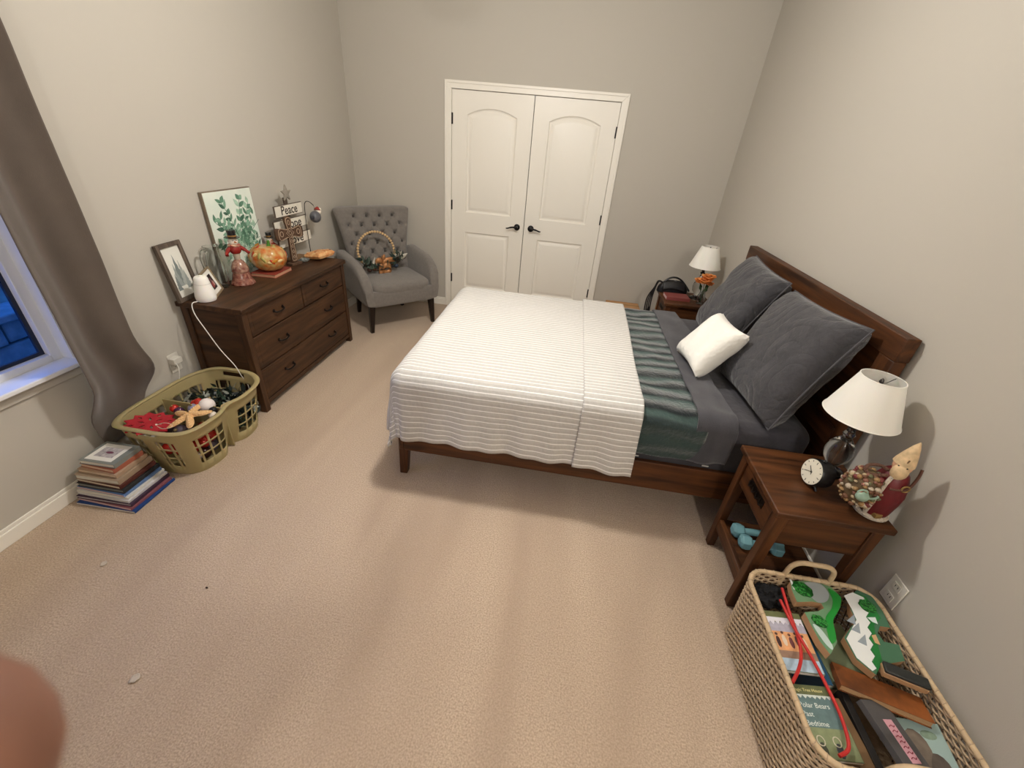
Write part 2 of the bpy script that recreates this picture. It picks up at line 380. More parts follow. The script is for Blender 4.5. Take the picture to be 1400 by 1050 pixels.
# ------------------------------------------------------------ bed
WX = wood('bed_wood_x', (46, 25, 11), (98, 58, 29), 0); WYm = wood('bed_wood_y', (46, 25, 11), (98, 58, 29), 1); WZ = wood('bed_wood_z', (46, 25, 11), (98, 58, 29), 2)
BO = Vector((2.5, -1.98, 0))
bed = thing('bed', 'dark stained wooden platform bed with tall plank headboard', 'bed', BO)
MB().bx(1.036, 1.062, -.75, .75, .16, 1.09).build('headboard_panel', WYm, bed)
for s in (-1, 1): MB().bx(1.024, 1.074, *sorted((s * .745, s * .836)), 0, 1.075).build('headboard_post', WZ, bed, bevel=.004)
MB().bx(1.022, 1.076, -.838, .838, 1.075, 1.1726).build('headboard_top_rail', WYm, bed, bevel=.004)
MB().bx(1.026, 1.072, -.745, .745, .60, .69).build('headboard_cross_rail', WYm, bed, bevel=.003)
for s in (-1, 1): MB().bx(-1.0, 1.024, *sorted((s * .736, s * .762)), .182, .353).build('side_rail', WX, bed, bevel=.004)
MB().bx(-1.03, -1.004, -.76, .76, .182, .353).build('foot_rail', WYm, bed, bevel=.004)
for s in (-1, 1): MB().taper((-1.018, s * .732, 0), (.042, .042), (-1.0, s * .728, .35), (.062, .062)).build('leg', WZ, bed, bevel=.004)
for k in range(9): MB().bx(-.92 + k * .22, -.83 + k * .22, -.736, .736, .29, .31).build('slat', mat('pale_slat', (190, 160, 120), .7), bed)
# mattress in a charcoal fitted sheet
SH = mat('charcoal_sheet', (66, 64, 69), .9, var=.10, vscale=14, bump=.35, bscale=26, sheen=.3, spec=.2)
mt = thing('mattress', 'queen mattress in charcoal fitted sheet on the wooden bed', 'mattress', (2.5, -1.98, .31))
def mfn():
    mb = MB(); X0, X1, Y, r = -.985, 1.0, .732, .055; H = .31
    ring = rrect(X0, X1, -Y, Y, .07, 6)
    prof = [(0, -.03), (0, 0.02), (0, H - r)] + [(r * (1 - math.cos(a)), H - r + r * math.sin(a)) for a in (PI * k / 12 for k in range(1, 7))]
    cx, cy = (X0 + X1) / 2, 0; v = []; f = []; n = len(ring)
    for e, z in prof:
        for x, y in ring: v.append((x - math.copysign(e, x - cx), y - math.copysign(e, y), max(z, 0)))
    for j in range(len(prof) - 1):
        for i in range(n): k = (i + 1) % n; f.append((j * n + i, j * n + k, (j + 1) * n + k, (j + 1) * n + i))
    f.append(tuple(reversed(range(n)))); f.append(tuple((len(prof) - 1) * n + i for i in range(n)))
    return mb.add(v, f)
mfn().build('fitted_sheet', SH, mt)
for x, w in ((.22, .022), (.56, .032)): MB().box((x, -.737, .055), (w, .003, .006)).build('tag', mat('white_tag', (225, 222, 214), .6), mt)

def drape(name, m, s0, s1, tn, tf, z, xf=None, hw=.70, r=.06, flare=.05, fold=.012, thick=.006, ns=70, nt=120, wr=.004, parent=None, seed=0, tuck=0, loc=(0, 0, 0), edge=None, pn=4):
    """cloth over the mattress: s runs along the bed (world x), t across it; tn / tf = length past the near / far edge"""
    vs_ = []; uv = []; T0, T1 = -hw - tn, hw + tf
    for j in range(nt + 1):
        t = T0 + (T1 - T0) * j / nt
        for i in range(ns + 1):
            e1 = s1 + (edge(t) if edge else 0)
            s = s0 + (e1 - s0) * i / ns
            a = max(0.0, (xf - s) if xf is not None else 0.0); b = abs(t) - hw if abs(t) > hw else 0.0
            sg = -1 if t < 0 else 1
            bx_, by_ = (max(s, xf) if xf is not None else s), max(-hw, min(hw, t))
            w = wr * fn(s * 5 + seed, t * 5, seed) + wr * .5 * fn(s * 13, t * 11 + seed)
            d = (a ** pn + b ** pn) ** (1 / pn)
            if d <= 1e-9: p = Vector((bx_, by_, z + w))
            else:
                h = math.hypot(a, b); dx, dy = -a / h, sg * b / h
                if d < r * PI / 2: q = d / r; out = r * math.sin(q); drop = r * (1 - math.cos(q))
                else:
                    L = d - r * PI / 2; out = r + flare * L - tuck * max(0, L - .1) ** 1.5; drop = r + L
                    k = min(1, L / .25)
                    ss = s if b > a else t
                    out += k * (fold * math.sin(ss * 17 + seed + 1.5 * fn(ss * 3, seed)) + fold * .6 * math.sin(ss * 41 + seed * 2))
                p = Vector((bx_ + dx * out, by_ + dy * out, max(.012, z - drop))) + Vector((dx, dy, 0)) * w
            vs_.append(p); uv.append((s, t))
    fs = [(j * (ns + 1) + i, j * (ns + 1) + i + 1, (j + 1) * (ns + 1) + i + 1, (j + 1) * (ns + 1) + i) for j in range(nt) for i in range(ns)]
    me = bpy.data.meshes.new(name); me.from_pydata([tuple(p) for p in vs_], [], fs); me.shade_smooth()
    ul = me.uv_layers.new(name='cloth')
    for l in me.loops: ul.data[l.index].uv = uv[l.vertex_index]
    o = obj(name, me, m, parent, loc=loc)
    sd = o.modifiers.new('thickness', 'SOLIDIFY'); sd.thickness = thick; sd.offset = 1
    return o
def uvmat(name, build, rough=.85, sheen=.2):
    m = bpy.data.materials.new(name); m.use_nodes = True; nt = m.node_tree; b = nt.nodes['Principled BSDF']
    b.inputs['Roughness'].default_value = rough; b.inputs['Sheen Weight'].default_value = sheen; b.inputs['Specular IOR Level'].default_value = .2
    uvn = nt.nodes.new('ShaderNodeUVMap'); sp = nt.nodes.new('ShaderNodeSeparateXYZ'); nt.links.new(uvn.outputs[0], sp.inputs[0])
    build(nt, b, uvn.outputs[0], sp.outputs[0], sp.outputs[1]); return m
def mth(nt, op, a, b=None, c=None):
    n = nt.nodes.new('ShaderNodeMath'); n.operation = op
    for i, q in enumerate((a, b, c)):
        if q is None: continue
        if isinstance(q, (int, float)): n.inputs[i].default_value = q
        else: nt.links.new(q, n.inputs[i])
    return n.outputs[0]
def mixc(nt, f, a, b):
    mx = nt.nodes.new('ShaderNodeMix'); mx.data_type = 'RGBA'
    if isinstance(f, (int, float)): mx.inputs[0].default_value = f
    else: nt.links.new(f, mx.inputs[0])
    for i, q in ((6, a), (7, b)):
        if isinstance(q, tuple): mx.inputs[i].default_value = q
        else: nt.links.new(q, mx.inputs[i])
    return mx.outputs[2]
def noisen(nt, vec, scale, detail=3, st=None):
    n = nt.nodes.new('ShaderNodeTexNoise'); n.inputs['Scale'].default_value = scale; n.inputs['Detail'].default_value = detail
    if st:
        mp = nt.nodes.new('ShaderNodeMapping'); mp.inputs['Scale'].default_value = st; nt.links.new(vec, mp.inputs[0]); vec = mp.outputs[0]
    nt.links.new(vec, n.inputs['Vector']); return n.outputs['Fac']
def ramp(nt, s, p0, p1):
    r = nt.nodes.new('ShaderNodeMapRange'); r.inputs[1].default_value = p0; r.inputs[2].default_value = p1; r.clamp = True
    nt.links.new(s, r.inputs[0]); return r.outputs[0]
def bumpn(nt, b, h, strength, dist):
    bp = nt.nodes.new('ShaderNodeBump'); bp.inputs['Strength'].default_value = strength; bp.inputs['Distance'].default_value = dist
    nt.links.new(h, bp.inputs['Height']); nt.links.new(bp.outputs[0], b.inputs['Normal'])
def quilt_nodes(nt, b, uv, s, t):
    ph = mth(nt, 'FRACT', mth(nt, 'MULTIPLY', t, 1 / .031))
    tri = mth(nt, 'ABSOLUTE', mth(nt, 'SUBTRACT', ph, .5))           # 0 in stripe centre .. .5 in the middle of the channel
    line = ramp(nt, tri, .10, .05)
    nz = noisen(nt, uv, 90, 4, (1, .35, 1)); n2 = noisen(nt, uv, 9, 3)
    base = mixc(nt, nz, lin((176, 172, 166)), lin((206, 203, 197)))
    base = mixc(nt, ramp(nt, n2, .35, .7), base, lin((196, 192, 186)))
    c = mixc(nt, line, base, lin((250, 248, 244)))
    nt.links.new(c, b.inputs['Base Color'])
    h = mth(nt, 'ADD', mth(nt, 'MULTIPLY', mth(nt, 'SINE', mth(nt, 'MULTIPLY', ph, PI)), -.5), mth(nt, 'MULTIPLY', noisen(nt, uv, 34, 3), 1.2))
    bumpn(nt, b, h, .5, .006)
QM = uvmat('striped_quilt', quilt_nodes)
def blanket_nodes(nt, b, uv, s, t):
    n = noisen(nt, uv, 3.2, 2, (.8, 1.3, 1))
    ph = mth(nt, 'SINE', mth(nt, 'ADD', mth(nt, 'MULTIPLY', t, 2 * PI / .105), mth(nt, 'MULTIPLY', n, 9)))
    f = ramp(nt, mth(nt, 'ADD', ph, mth(nt, 'MULTIPLY', noisen(nt, uv, 7, 2, (1.5, .3, 1)), 1.2)), -.1, 1.0)
    f = mth(nt, 'MULTIPLY', f, ramp(nt, mth(nt, 'ABSOLUTE', t), .80, .72))
    f = mth(nt, 'ADD', f, mth(nt, 'MULTIPLY', ramp(nt, mth(nt, 'ABSOLUTE', t), .72, .80), .45))
    nt.links.new(mixc(nt, f, lin((62, 82, 78)), lin((13, 25, 28))), b.inputs['Base Color'])
    bumpn(nt, b, mth(nt, 'ADD', ph, noisen(nt, uv, 60, 3)), .5, .012)
BM = uvmat('green_plush', blanket_nodes, .8, .6)
bl = tag(drape('blanket', BM, 2.50, 3.00, .27, .27, .634, r=.075, hw=.685, flare=.02, fold=.006, thick=.012, wr=.008, ns=40, nt=140, seed=3, tuck=.25, loc=(0, -1.98, 0)), 'dark green plush blanket with dark bands under the quilt', 'blanket')
def sheet_nodes(nt, b, uv, s, t):
    n = noisen(nt, uv, 12, 4, (1.5, .5, 1)); nt.links.new(mixc(nt, n, lin((58, 57, 62)), lin((80, 79, 84))), b.inputs['Base Color'])
    bumpn(nt, b, mth(nt, 'ADD', n, noisen(nt, uv, 300, 2)), .5, .01)
SM = uvmat('charcoal_linen', sheet_nodes, .9, .3)
st = tag(drape('top_sheet', SM, 2.945, 3.115, .285, .27, .652, r=.07, hw=.69, flare=.03, fold=.020, thick=.008, wr=.010, ns=60, nt=140, seed=8, tuck=.1, loc=(0, -1.98, 0), edge=lambda t: .02 * math.sin(t * 5)), 'charcoal top sheet folded back over the green blanket', 'sheet')
qt = tag(drape('quilt', QM, 1.075, 2.69, .42, .42, .652, xf=1.512, r=.085, hw=.672, flare=.09, fold=.010, thick=.010, wr=.004, ns=110, nt=150, seed=1, loc=(0, -1.98, 0)), 'pale grey quilt with thin white stripes over the bed foot', 'quilt')
drape('folded_band', QM, 2.405, 2.70, .435, .42, .664, r=.085, hw=.684, flare=.09, fold=.010, thick=.010, wr=.004, ns=30, nt=150, seed=1, parent=qt, edge=lambda t: .012 * math.sin(t * 3))

# ------------------------------------------------------------ pillows
def cushion(w, h, t, n=34, pinch=.05, wr=.008, seed=0, pw=.42):
    mb = MB(); vs_ = []; fs = []
    for side in (1, -1):
        for j in range(n + 1):
            v = -1 + 2 * j / n
            for i in range(n + 1):
                u = -1 + 2 * i / n
                x = w / 2 * u * (1 - pinch * (1 - v * v)); y = h / 2 * v * (1 - pinch * (1 - u * u))
                e = ((1 - u ** 4) * (1 - v ** 4)) ** pw
                z = side * t / 2 * e
                k = e ** .6
                z += k * wr * (fn(x * 9 + seed, y * 9, side * 3 + seed) + .8 * abs(fn(x * 22, y * 14 + seed, side)))
                vs_.append((x, y, z))
    m = (n + 1) ** 2
    for s in (0, 1):
        for j in range(n):
            for i in range(n):
                a = s * m + j * (n + 1) + i; q = (a, a + 1, a + n + 2, a + n + 1); fs.append(q if s == 0 else q[::-1])
    mb.add(vs_, fs); return mb
def lean_rot(lean, roll=0, yaw=0):
    X = Vector((0, -1, 0)); Y = Vector((math.sin(lean), 0, math.cos(lean))); Z = X.cross(Y)
    R = Matrix((X, Y, Z)).transposed()
    return (Matrix.Rotation(yaw, 3, 'Z') @ R @ Matrix.Rotation(roll, 3, 'Z')).to_euler()
def swirl_mat():
    m = mat('charcoal_quilted', (66, 65, 68), .92, var=.12, vscale=16, sheen=.3, spec=.2); nt = m.node_tree; b = nt.nodes['Principled BSDF']
    tc = nt.nodes.new('ShaderNodeTexCoord'); vo = nt.nodes.new('ShaderNodeTexVoronoi'); vo.inputs['Scale'].default_value = 3.4
    nt.links.new(tc.outputs['Object'], vo.inputs['Vector'])
    rings = mth(nt, 'POWER', mth(nt, 'ABSOLUTE', mth(nt, 'SINE', mth(nt, 'MULTIPLY', vo.outputs['Distance'], 22))), .35)
    h = mth(nt, 'ADD', mth(nt, 'MULTIPLY', rings, .9), mth(nt, 'MULTIPLY', noisen(nt, tc.outputs['Object'], 60, 4), .9))
    bumpn(nt, b, h, .42, .012); return m
SW = swirl_mat()
def sham(loc, rot, label, seed):
    t = thing('sham_pillow', label, 'pillow', loc, rot=rot, group='charcoal euro pillows')
    c = cushion(.60, .56, .21, seed=seed, pinch=.05, wr=.014).build('cover', SW, t)
    pts = [( .30 * u * (1 - .05 * (1 - v * v)), .28 * v * (1 - .05 * (1 - u * u)), 0) for u, v in [(-1 + k / 10, -1) for k in range(20)] + [(1, -1 + k / 10) for k in range(20)] + [(1 - k / 10, 1) for k in range(20)] + [(-1, 1 - k / 10) for k in range(20)]]
    MB().tube(pts, .004, 6, closed=True).build('seam_edge', mat('charcoal_seam', (84, 83, 86), .9), t)
sham((3.345, -2.425, .885), lean_rot(math.radians(24), .05, .04), 'charcoal quilted square pillow leaning nearest the camera', 5)
sham((3.355, -1.70, .89), lean_rot(math.radians(24), -.03, -.02), 'charcoal quilted square pillow leaning at the far side', 11)
wp = thing('throw_pillow', 'small white square throw pillow leaning on the charcoal pillows', 'pillow', (3.085, -2.185, .80), rot=lean_rot(math.radians(38), .04, .05))
cushion(.355, .325, .15, seed=21, pinch=.09, wr=.006).build('cover', mat('white_cotton', (244, 241, 232), .9, bump=.4, bscale=45, sheen=.2), wp)

# ------------------------------------------------------------ dresser
DY = wood('dresser_wood_y', (44, 27, 15), (84, 55, 33), 1); DZ = wood('dresser_wood_z', (44, 27, 15), (84, 55, 33), 2); DXm = wood('dresser_wood_x', (44, 27, 15), (84, 55, 33), 0)
dr = thing('dresser', 'dark brown wooden dresser with four drawers against the left wall', 'dresser', (.215, -1.786, 0))
hy, fx = .616, .213
MB().bx(-.205, fx, -hy, hy, .695, .7256).build('top', DY, dr, bevel=.004)
for s in (-1, 1):
    for x in (-.17, .175): MB().bx(x - .022, x + .022, *sorted((s * (hy - .055), s * (hy - .012))), 0, .695).build('post', DZ, dr, bevel=.003)
    MB().bx(-.16, .16, *sorted((s * (hy - .04), s * (hy - .022))), .075, .695).build('side_panel', DXm, dr)
MB().bx(-.195, -.185, -hy + .03, hy - .03, .075, .695).build('back_panel', DY, dr)
MB().bx(-.18, .165, -hy + .04, hy - .04, .075, .095).build('bottom_panel', DY, dr)
MB().bx(.16, .192, -hy + .05, hy - .05, .045, .075).build('bottom_rail', DY, dr, bevel=.003)
MB().bx(-.16, .172, -hy + .05, hy - .05, .09, .69).build('carcass', mat('dresser_inside', (22, 14, 9), .8), dr)
PULL = mat('dark_bronze', (30, 24, 20), .4, metal=.7)
def pull(par, x, y, z):
    mb = MB(); mb.tube(smooth_path([(x, y - .045, z + .008), (x + .016, y - .04, z), (x + .022, y, z - .004), (x + .016, y + .04, z), (x, y + .045, z + .008)], 4), .0055, 8)
    for q in (-.045, .045): mb.lathe([(.012, 0), (.012, .003), (.007, .006)], 10, Matrix.Translation((x - .001, y + q, z + .008)) @ Matrix.Rotation(PI / 2, 4, 'Y'))
    return mb.build('handle', PULL, par)
for z0, z1, parts in ((.527, .687, ((-.555, -.005), (.005, .555))), (.300, .517, ((-.555, .555),)), (.083, .290, ((-.555, .555),))):
    for a, b in parts:
        d = MB().bx(.165, .192, a, b, z0, z1).build('drawer', DY, dr, bevel=.003)
        MB().bx(.1915, .1935, a + .03, b - .03, z0 + .03, z1 - .03).build('drawer_face', DY, d, bevel=.001)
        for y in ((a + b) / 2,) if len(parts) == 2 else (-.29, .29): pull(d, .193, y, (z0 + z1) / 2)

# ------------------------------------------------------------ nightstands (front faces the room, local -x)
def nightstand(loc, label):
    t = thing('nightstand', label, 'nightstand', loc, group='dark wooden nightstands')
    hx, hy, H = .206, .2015, .604
    MB().bx(-hx, hx, -hy, hy, H - .026, H).build('top', WX, t, bevel=.005)
    for sx in (-1, 1):
        for sy in (-1, 1): MB().taper((sx * (hx - .038), sy * (hy - .038), 0), (.034, .034), (sx * (hx - .038), sy * (hy - .038), H - .026), (.044, .044)).build('leg', WZ, t, bevel=.003)
    for sy in (-1, 1): MB().bx(-.15, .15, *sorted((sy * (hy - .025), sy * (hy - .045))), .425, H - .026).build('side_apron', WX, t, bevel=.002)
    MB().bx(.155, .175, -.145, .145, .425, H - .026).build('back_apron', WYm, t)
    d = MB().bx(-.178, -.155, -.143, .143, .432, H - .03).build('drawer', WYm, t, bevel=.003)
    mb = MB(); mb.bx(-.1795, -.178, -.07, .07, .49, .53)
    for q in (-.055, -.018, .018, .055): mb.tube(smooth_path([(-.18, q - .016, .515), (-.188, q, .497), (-.18, q + .016, .515)], 5), .003, 6)
    mb.build('handle', PULL, d)
    MB().bx(-.175, .175, -.17, .17, .150, .170).build('shelf', WX, t, bevel=.002)
    MB().bx(-.182, -.162, -.145, .145, .125, .19).build('shelf_rail', WYm, t, bevel=.003)
    return t
ns1 = nightstand((3.324, -3.0315, 0), 'dark wooden nightstand holding the alarm clock, beside the rattan basket')
dup(ns1, (3.318, -.70, 0), label='dark wooden nightstand in the far corner, holding a red book')

# ------------------------------------------------------------ armchair
UP = mat('grey_upholstery', (122, 116, 110), .92, var=.08, vscale=40, bump=.25, bscale=260, sheen=.3, spec=.2)
ch = thing('armchair', 'grey tufted wingback armchair in the corner by the closet', 'armchair', (.546, -.571, 0), math.radians(45.4))
LEG = mat('espresso_leg', (30, 18, 13), .35)
for s in (-1, 1):
    MB().taper((s * .318, -.266, 0), (.032, .032), (s * .300, -.262, .285), (.055, .055)).build('leg', LEG, ch, bevel=.003)
    MB().taper((s * .24, .30, 0), (.032, .032), (s * .24, .235, .285), (.05, .05)).build('leg', LEG, ch, bevel=.003)
def srect(a, b, n, q=.35):
    r = []
    for i in range(n):
        t = 2 * PI * i / n; c, s = math.cos(t), math.sin(t)
        r.append((a * math.copysign(abs(c) ** q, c), b * math.copysign(abs(s) ** q, s)))
    return r
def loft(mb, rings, cap=True):
    n = len(rings[0]); v = [p for r in rings for p in r]; f = []
    for j in range(len(rings) - 1):
        for i in range(n): k = (i + 1) % n; f.append((j * n + i, j * n + k, (j + 1) * n + k, (j + 1) * n + i))
    if cap: f.append(tuple(reversed(range(n)))); f.append(tuple((len(rings) - 1) * n + i for i in range(n)))
    return mb.add(v, f)
# seat base and cushion
rg = []
for z, e in ((.262, .02), (.27, .005), (.29, 0), (.36, -.004), (.395, -.002), (.405, .012)):
    rg.append([(x * (1 - e), -.02 + y * (1 - e), z) for x, y in srect(.352, .305, 64, .22)])
loft(MB(), rg).build('seat_base', UP, ch)
rg = []
for z, e in ((.37, .02), (.385, 0), (.42, -.01), (.445, .01), (.457, .05), (.463, .14), (.466, .4)):
    rg.append([(x * (1 - e), -.055 + y * (1 - e), z) for x, y in srect(.285, .272, 64, .25)])
loft(MB(), rg).build('seat_cushion', UP, ch)
# back with diamond tufting
BUT = []
for r, z in enumerate((.945, .865, .785, .705, .625, .545)):
    for k in range(-2, 3): BUT.append(((k + (.5 if r % 2 == 0 else 0)) * .128, z))
BUT = [(x, z) for x, z in BUT if abs(x) < .27]
def hwid(z): t = (z - .38) / .63; return .305 + .07 * max(0, (t - .35) / .65) ** 1.3
def yc(z): return .215 + .17 * (z - .38) / .63
def backring(z, e, n=132):
    out = []
    th_, ww = .062 - e * .8, hwid(z) - e
    prof = [(-1 + 2 * k / 89, -1) for k in range(90)] + [(1 - 2 * k / 41, 1) for k in range(1, 41)]
    for u_, sgn in prof:
        x, y = ww * u_, sgn * th_ * max(0, 1 - abs(u_) ** 9) ** .5
        if sgn < 0 and abs(u_) < 1 and y == 0: y = -1e-6
        u = abs(x) / hwid(z); yy = y - .055 * u ** 3 * max(0, min(1, (z - .5) / .4))
        if y < 0:
            d = 0; best = 9
            for bx_, bz in BUT:
                q = math.hypot(x - bx_, z - bz); d += .038 * math.exp(-(q / .020) ** 2) + .012 * math.exp(-(q / .05) ** 2)
            for bx_, bz in BUT:                    # pleats along the diamond edges
                for sx in (-1, 1):
                    ax, az = bx_ + sx * .064, bz - .08; L = math.hypot(.064, .08); px, pz = (x - bx_), (z - bz)
                    t = (px * sx * .064 - pz * .08) / L / L
                    if 0 < t < 1: q = abs(px * .08 + pz * sx * .064) / L; d += .007 * math.exp(-(q / .007) ** 2)
            yy += min(d, .046) * (1 - u ** 6) - .018 * (1 - u ** 4)
        out.append((x, yc(z) + yy, z))
    return out
rg = [backring(.33 + (1.0 - .33) * k / 84, 0) for k in range(85)]
rg += [backring(1.0 + .022 * math.sin(a), .055 * (1 - math.cos(a))) for a in (PI / 2 * k / 6 for k in range(1, 7))]
loft(MB(), rg).build('backrest', UP, ch)
for x, z in BUT:
    MB().ball((x, yc(z) - .062 + .012, z), (.012, .006, .012), 10, 6).build('button', mat('grey_button', (74, 70, 66), .9), ch)
for s in (-1, 1):
    rg = []
    for k in range(17):
        q = k / 16; y = .30 - .62 * q; zt = .66 - .03 * q - .215 * (1 - math.sqrt(max(0, 1 - max(0, (q - .42) / .58) ** 2.6))); hh = (zt - .27) / 2; th = .058 - .010 * q
        e = 1 if 0 < k < 16 else .82
        ring = []
        for x, z in srect(th * e, hh * (1 if e == 1 else .94), 40, .5):
            zz = .27 + hh + z; ring.append((s * (.312 + .045 * ((zz - .27) / .35)) + x, y, zz))
        rg.append(ring)
        if k in (0, 16):
            pass
    loft(MB(), rg).build('arm', UP, ch, bevel=0)

# ------------------------------------------------------------ curtain
CM = mat('taupe_curtain', (96, 86, 78), .85, var=.06, vscale=5, bump=.15, bscale=300, sheen=.3, spec=.2)
ct = thing('curtain', 'taupe blackout curtain panel beside the window', 'curtain', (0, -2.85, 2.33))
def cfn(u, v):
    z = .16 + (2.33 - .16) * v
    y0 = -3.095 - .02 * v; y1 = -2.825 + .0 * v
    k = max(0, min(1, (.75 - z) / .35)); y1 += .075 * math.sin(k * PI / 2) ** 2
    k2 = max(0, (.48 - z) / .32); y1 -= .12 * k2 ** 1.6; y0 += .035 * k2
    y = y0 + (y1 - y0) * u
    ph = u * 2 * PI * .88 + PI / 2 + .1
    x = .118 + .052 * math.sin(ph + .2 * math.sin(z * 2)) + .008 * math.sin(u * 17 + z * 1.5) * (1 - .5 * v)
    k3 = max(0, min(1, (.57 - z) / .27)); k3 = k3 * k3 * (3 - 2 * k3); x = .014 + x * (1 - .82 * k3)
    x += .006 * fn(y * 9, z * 4)
    return (x, y + 2.85, z - 2.33)
co = MB().grid(cfn, 70, 60).build('panel', CM, ct, smooth=180)
sd = co.modifiers.new('thickness', 'SOLIDIFY'); sd.thickness = .004
rod = thing('curtain_rod', 'dark curtain rod above the window', 'curtain rod', (.125, -3.58, 2.34))
MB().tube([(0, -.95, 0), (0, .95, 0)], .0125, 14).build('rod', BLACKM, rod)
for s in (-1, 1):
    MB().lathe([(.004, 0), (.022, .01), (.026, .03), (.018, .05), (.002, .058)], 16, Matrix.Translation((0, s * .95, 0)) @ Matrix.Rotation(-s * PI / 2, 4, 'X')).build('finial', BLACKM, rod)
    MB().bx(-.125, .008, s * .8 - .008, s * .8 + .008, -.012, .004).build('bracket', BLACKM, rod)
# ------------------------------------------------------------ things on the dresser (top at z = .7256)
ZD = .7256
BARN = wood('barnwood', (70, 60, 52), (112, 98, 86), 2, 2.0, .8, 0)
def lean_frame(name, label, cat, base, yaw, lean, w, h, d, bw, fm, backm):
    """rectangular frame standing on its lower edge; local x across, y depth (back = +y), z up; leaned back by 'lean'"""
    t = thing(name, label, cat, base, rot=(Matrix.Rotation(yaw, 3, 'Z') @ Matrix.Rotation(-lean, 3, 'X')).to_euler())
    for a in ((-w / 2, -w / 2 + bw, 0, h), (w / 2 - bw, w / 2, 0, h), (-w / 2 + bw, w / 2 - bw, 0, bw), (-w / 2 + bw, w / 2 - bw, h - bw, h)):
        MB().bx(a[0], a[1], 0, d, a[2], a[3]).build('frame_side', fm, t, bevel=.0015)
    MB().bx(-w / 2 + bw, w / 2 - bw, d * .55, d * .8, bw, h - bw).build('backing', backm, t)
    return t
PAPER = mat('print_paper', (228, 226, 216), .7)
f1 = lean_frame('framed_picture', 'tall barnwood picture frame with grey tree print leaning on the wall', 'picture frame', (.062, -2.325, ZD + .001), PI / 2 + .12, .13, .185, .32, .022, .022, BARN, PAPER)
for k, (x, z, s) in enumerate(((0, .08, .95), (-.022, .08, .7), (.024, .08, .75), (-.038, .06, .5), (.038, .06, .55))):     # misty tree shapes of the print
    out = [(x - .036 * s, z)]
    for i in range(9): q = i / 9; out.append((x - .036 * s * (1 - q) * (1 if i % 2 else .72), z + .17 * s * q + .006))
    out.append((x, z + .185 * s))
    for i in range(8, -1, -1): q = i / 9; out.append((x + .036 * s * (1 - q) * (.72 if i % 2 else 1), z + .17 * s * q + .006))
    out.append((x + .036 * s, z))
    MB().prism([(a, b) for a, b in out], .0112 - .0002 * k, .0119, Matrix(((1, 0, 0, 0), (0, 0, 1, 0), (0, 1, 0, 0), (0, 0, 0, 1)))).build('printed_tree', mat('print_grey%d' % (k % 3), [(122, 130, 128), (150, 156, 152), (168, 172, 166)][k % 3], .8), f1, smooth=0)
# white diffuser
df = thing('diffuser', 'white pear-shaped diffuser with a white cord at the dresser corner', 'diffuser', (.155, -2.325, ZD)); df.scale = (.84, .84, .92)
DW = mat('diffuser_plastic', (244, 241, 234), .45, sss=.2)
prof = [(.048, 0), (.058, .003), (.063, .015), (.064, .035), (.060, .060), (.053, .090), (.047, .115), (.044, .135), (.041, .148), (.034, .156), (.02, .160), (.004, .161)]
MB().lathe(prof, 32).build('body', DW, df)
MB().tube([(.049 * math.cos(a), .049 * math.sin(a), .112) for a in (2 * PI * k / 32 for k in range(32))], .0008, 6, closed=True).build('lid_seam', mat('seam_grey', (180, 176, 170), .6), df)
MB().lathe([(.008, 0), (.010, .006), (.005, .010)], 12, Matrix.Translation((.012, -.01, .156))).build('mist_spout', DW, df)
cord = [(.150, -2.385, ZD + .012), (.135, -2.412, ZD + .004), (.15, -2.43, ZD - .05), (.20, -2.44, ZD - .14), (.25, -2.435, ZD - .26), (.31, -2.43, ZD - .36), (.33, -2.425, ZD - .43), (.36, -2.425, ZD - .50), (.34, -2.41, ZD - .60)]
tag(MB().tube(smooth_path(cord, 8), .0026, 8).build('power_cord', mat('white_cable', (236, 233, 226), .45)), 'thin white power cord hanging from the diffuser down the dresser side', 'cord')
# small tilted photo frame
f2 = lean_frame('framed_photo', 'small champagne photo frame with white mat and dark snapshot', 'picture frame', (.137, -2.19, ZD + .001), math.radians(117), .34, .165, .155, .014, .011, mat('champagne_frame', (150, 132, 106), .45, metal=.3), mat('white_mat', (240, 236, 226), .8))
MB().bx(-.036, .036, .0066, .0074, .035, .12).build('snapshot', mat('snapshot_dark', (36, 22, 22), .5), f2)
for x, z, s, c in ((-.012, .060, .014, (150, 60, 60)), (.012, .065, .013, (190, 140, 130)), (0, .088, .012, (120, 80, 80))): MB().ball((x, .0064, z), (s, .0006, s * 1.3), 10, 6).build('snapshot_figure', mat('snap%d' % int(c[0]), c, .6), f2)
# glass pitcher
CG = mat('clear_glass', (246, 250, 248), .02, trans=1, ior=1.45)
pt = thing('glass_pitcher', 'clear glass pitcher with a curved handle behind the photo frame', 'pitcher', (.060, -2.090, ZD), PI); pt.scale = (.86, .86, 1.12)
o = [(.05, 0), (.056, .006), (.06, .05), (.056, .12), (.046, .18), (.044, .205), (.052, .228)]
MB().lathe(o + [(r - .004, z) for r, z in reversed(o[1:])] + [(.03, .012)], 32, cap=False).build('jug', CG, pt)
MB().tube(smooth_path([(0, .045, .205), (0, .085, .215), (0, .108, .17), (0, .09, .10), (0, .056, .06)], 6), .007, 10).build('handle', CG, pt)
MB().ball((0, -.05, .226), (.016, .022, .008), 10, 6).build('spout', CG, pt)
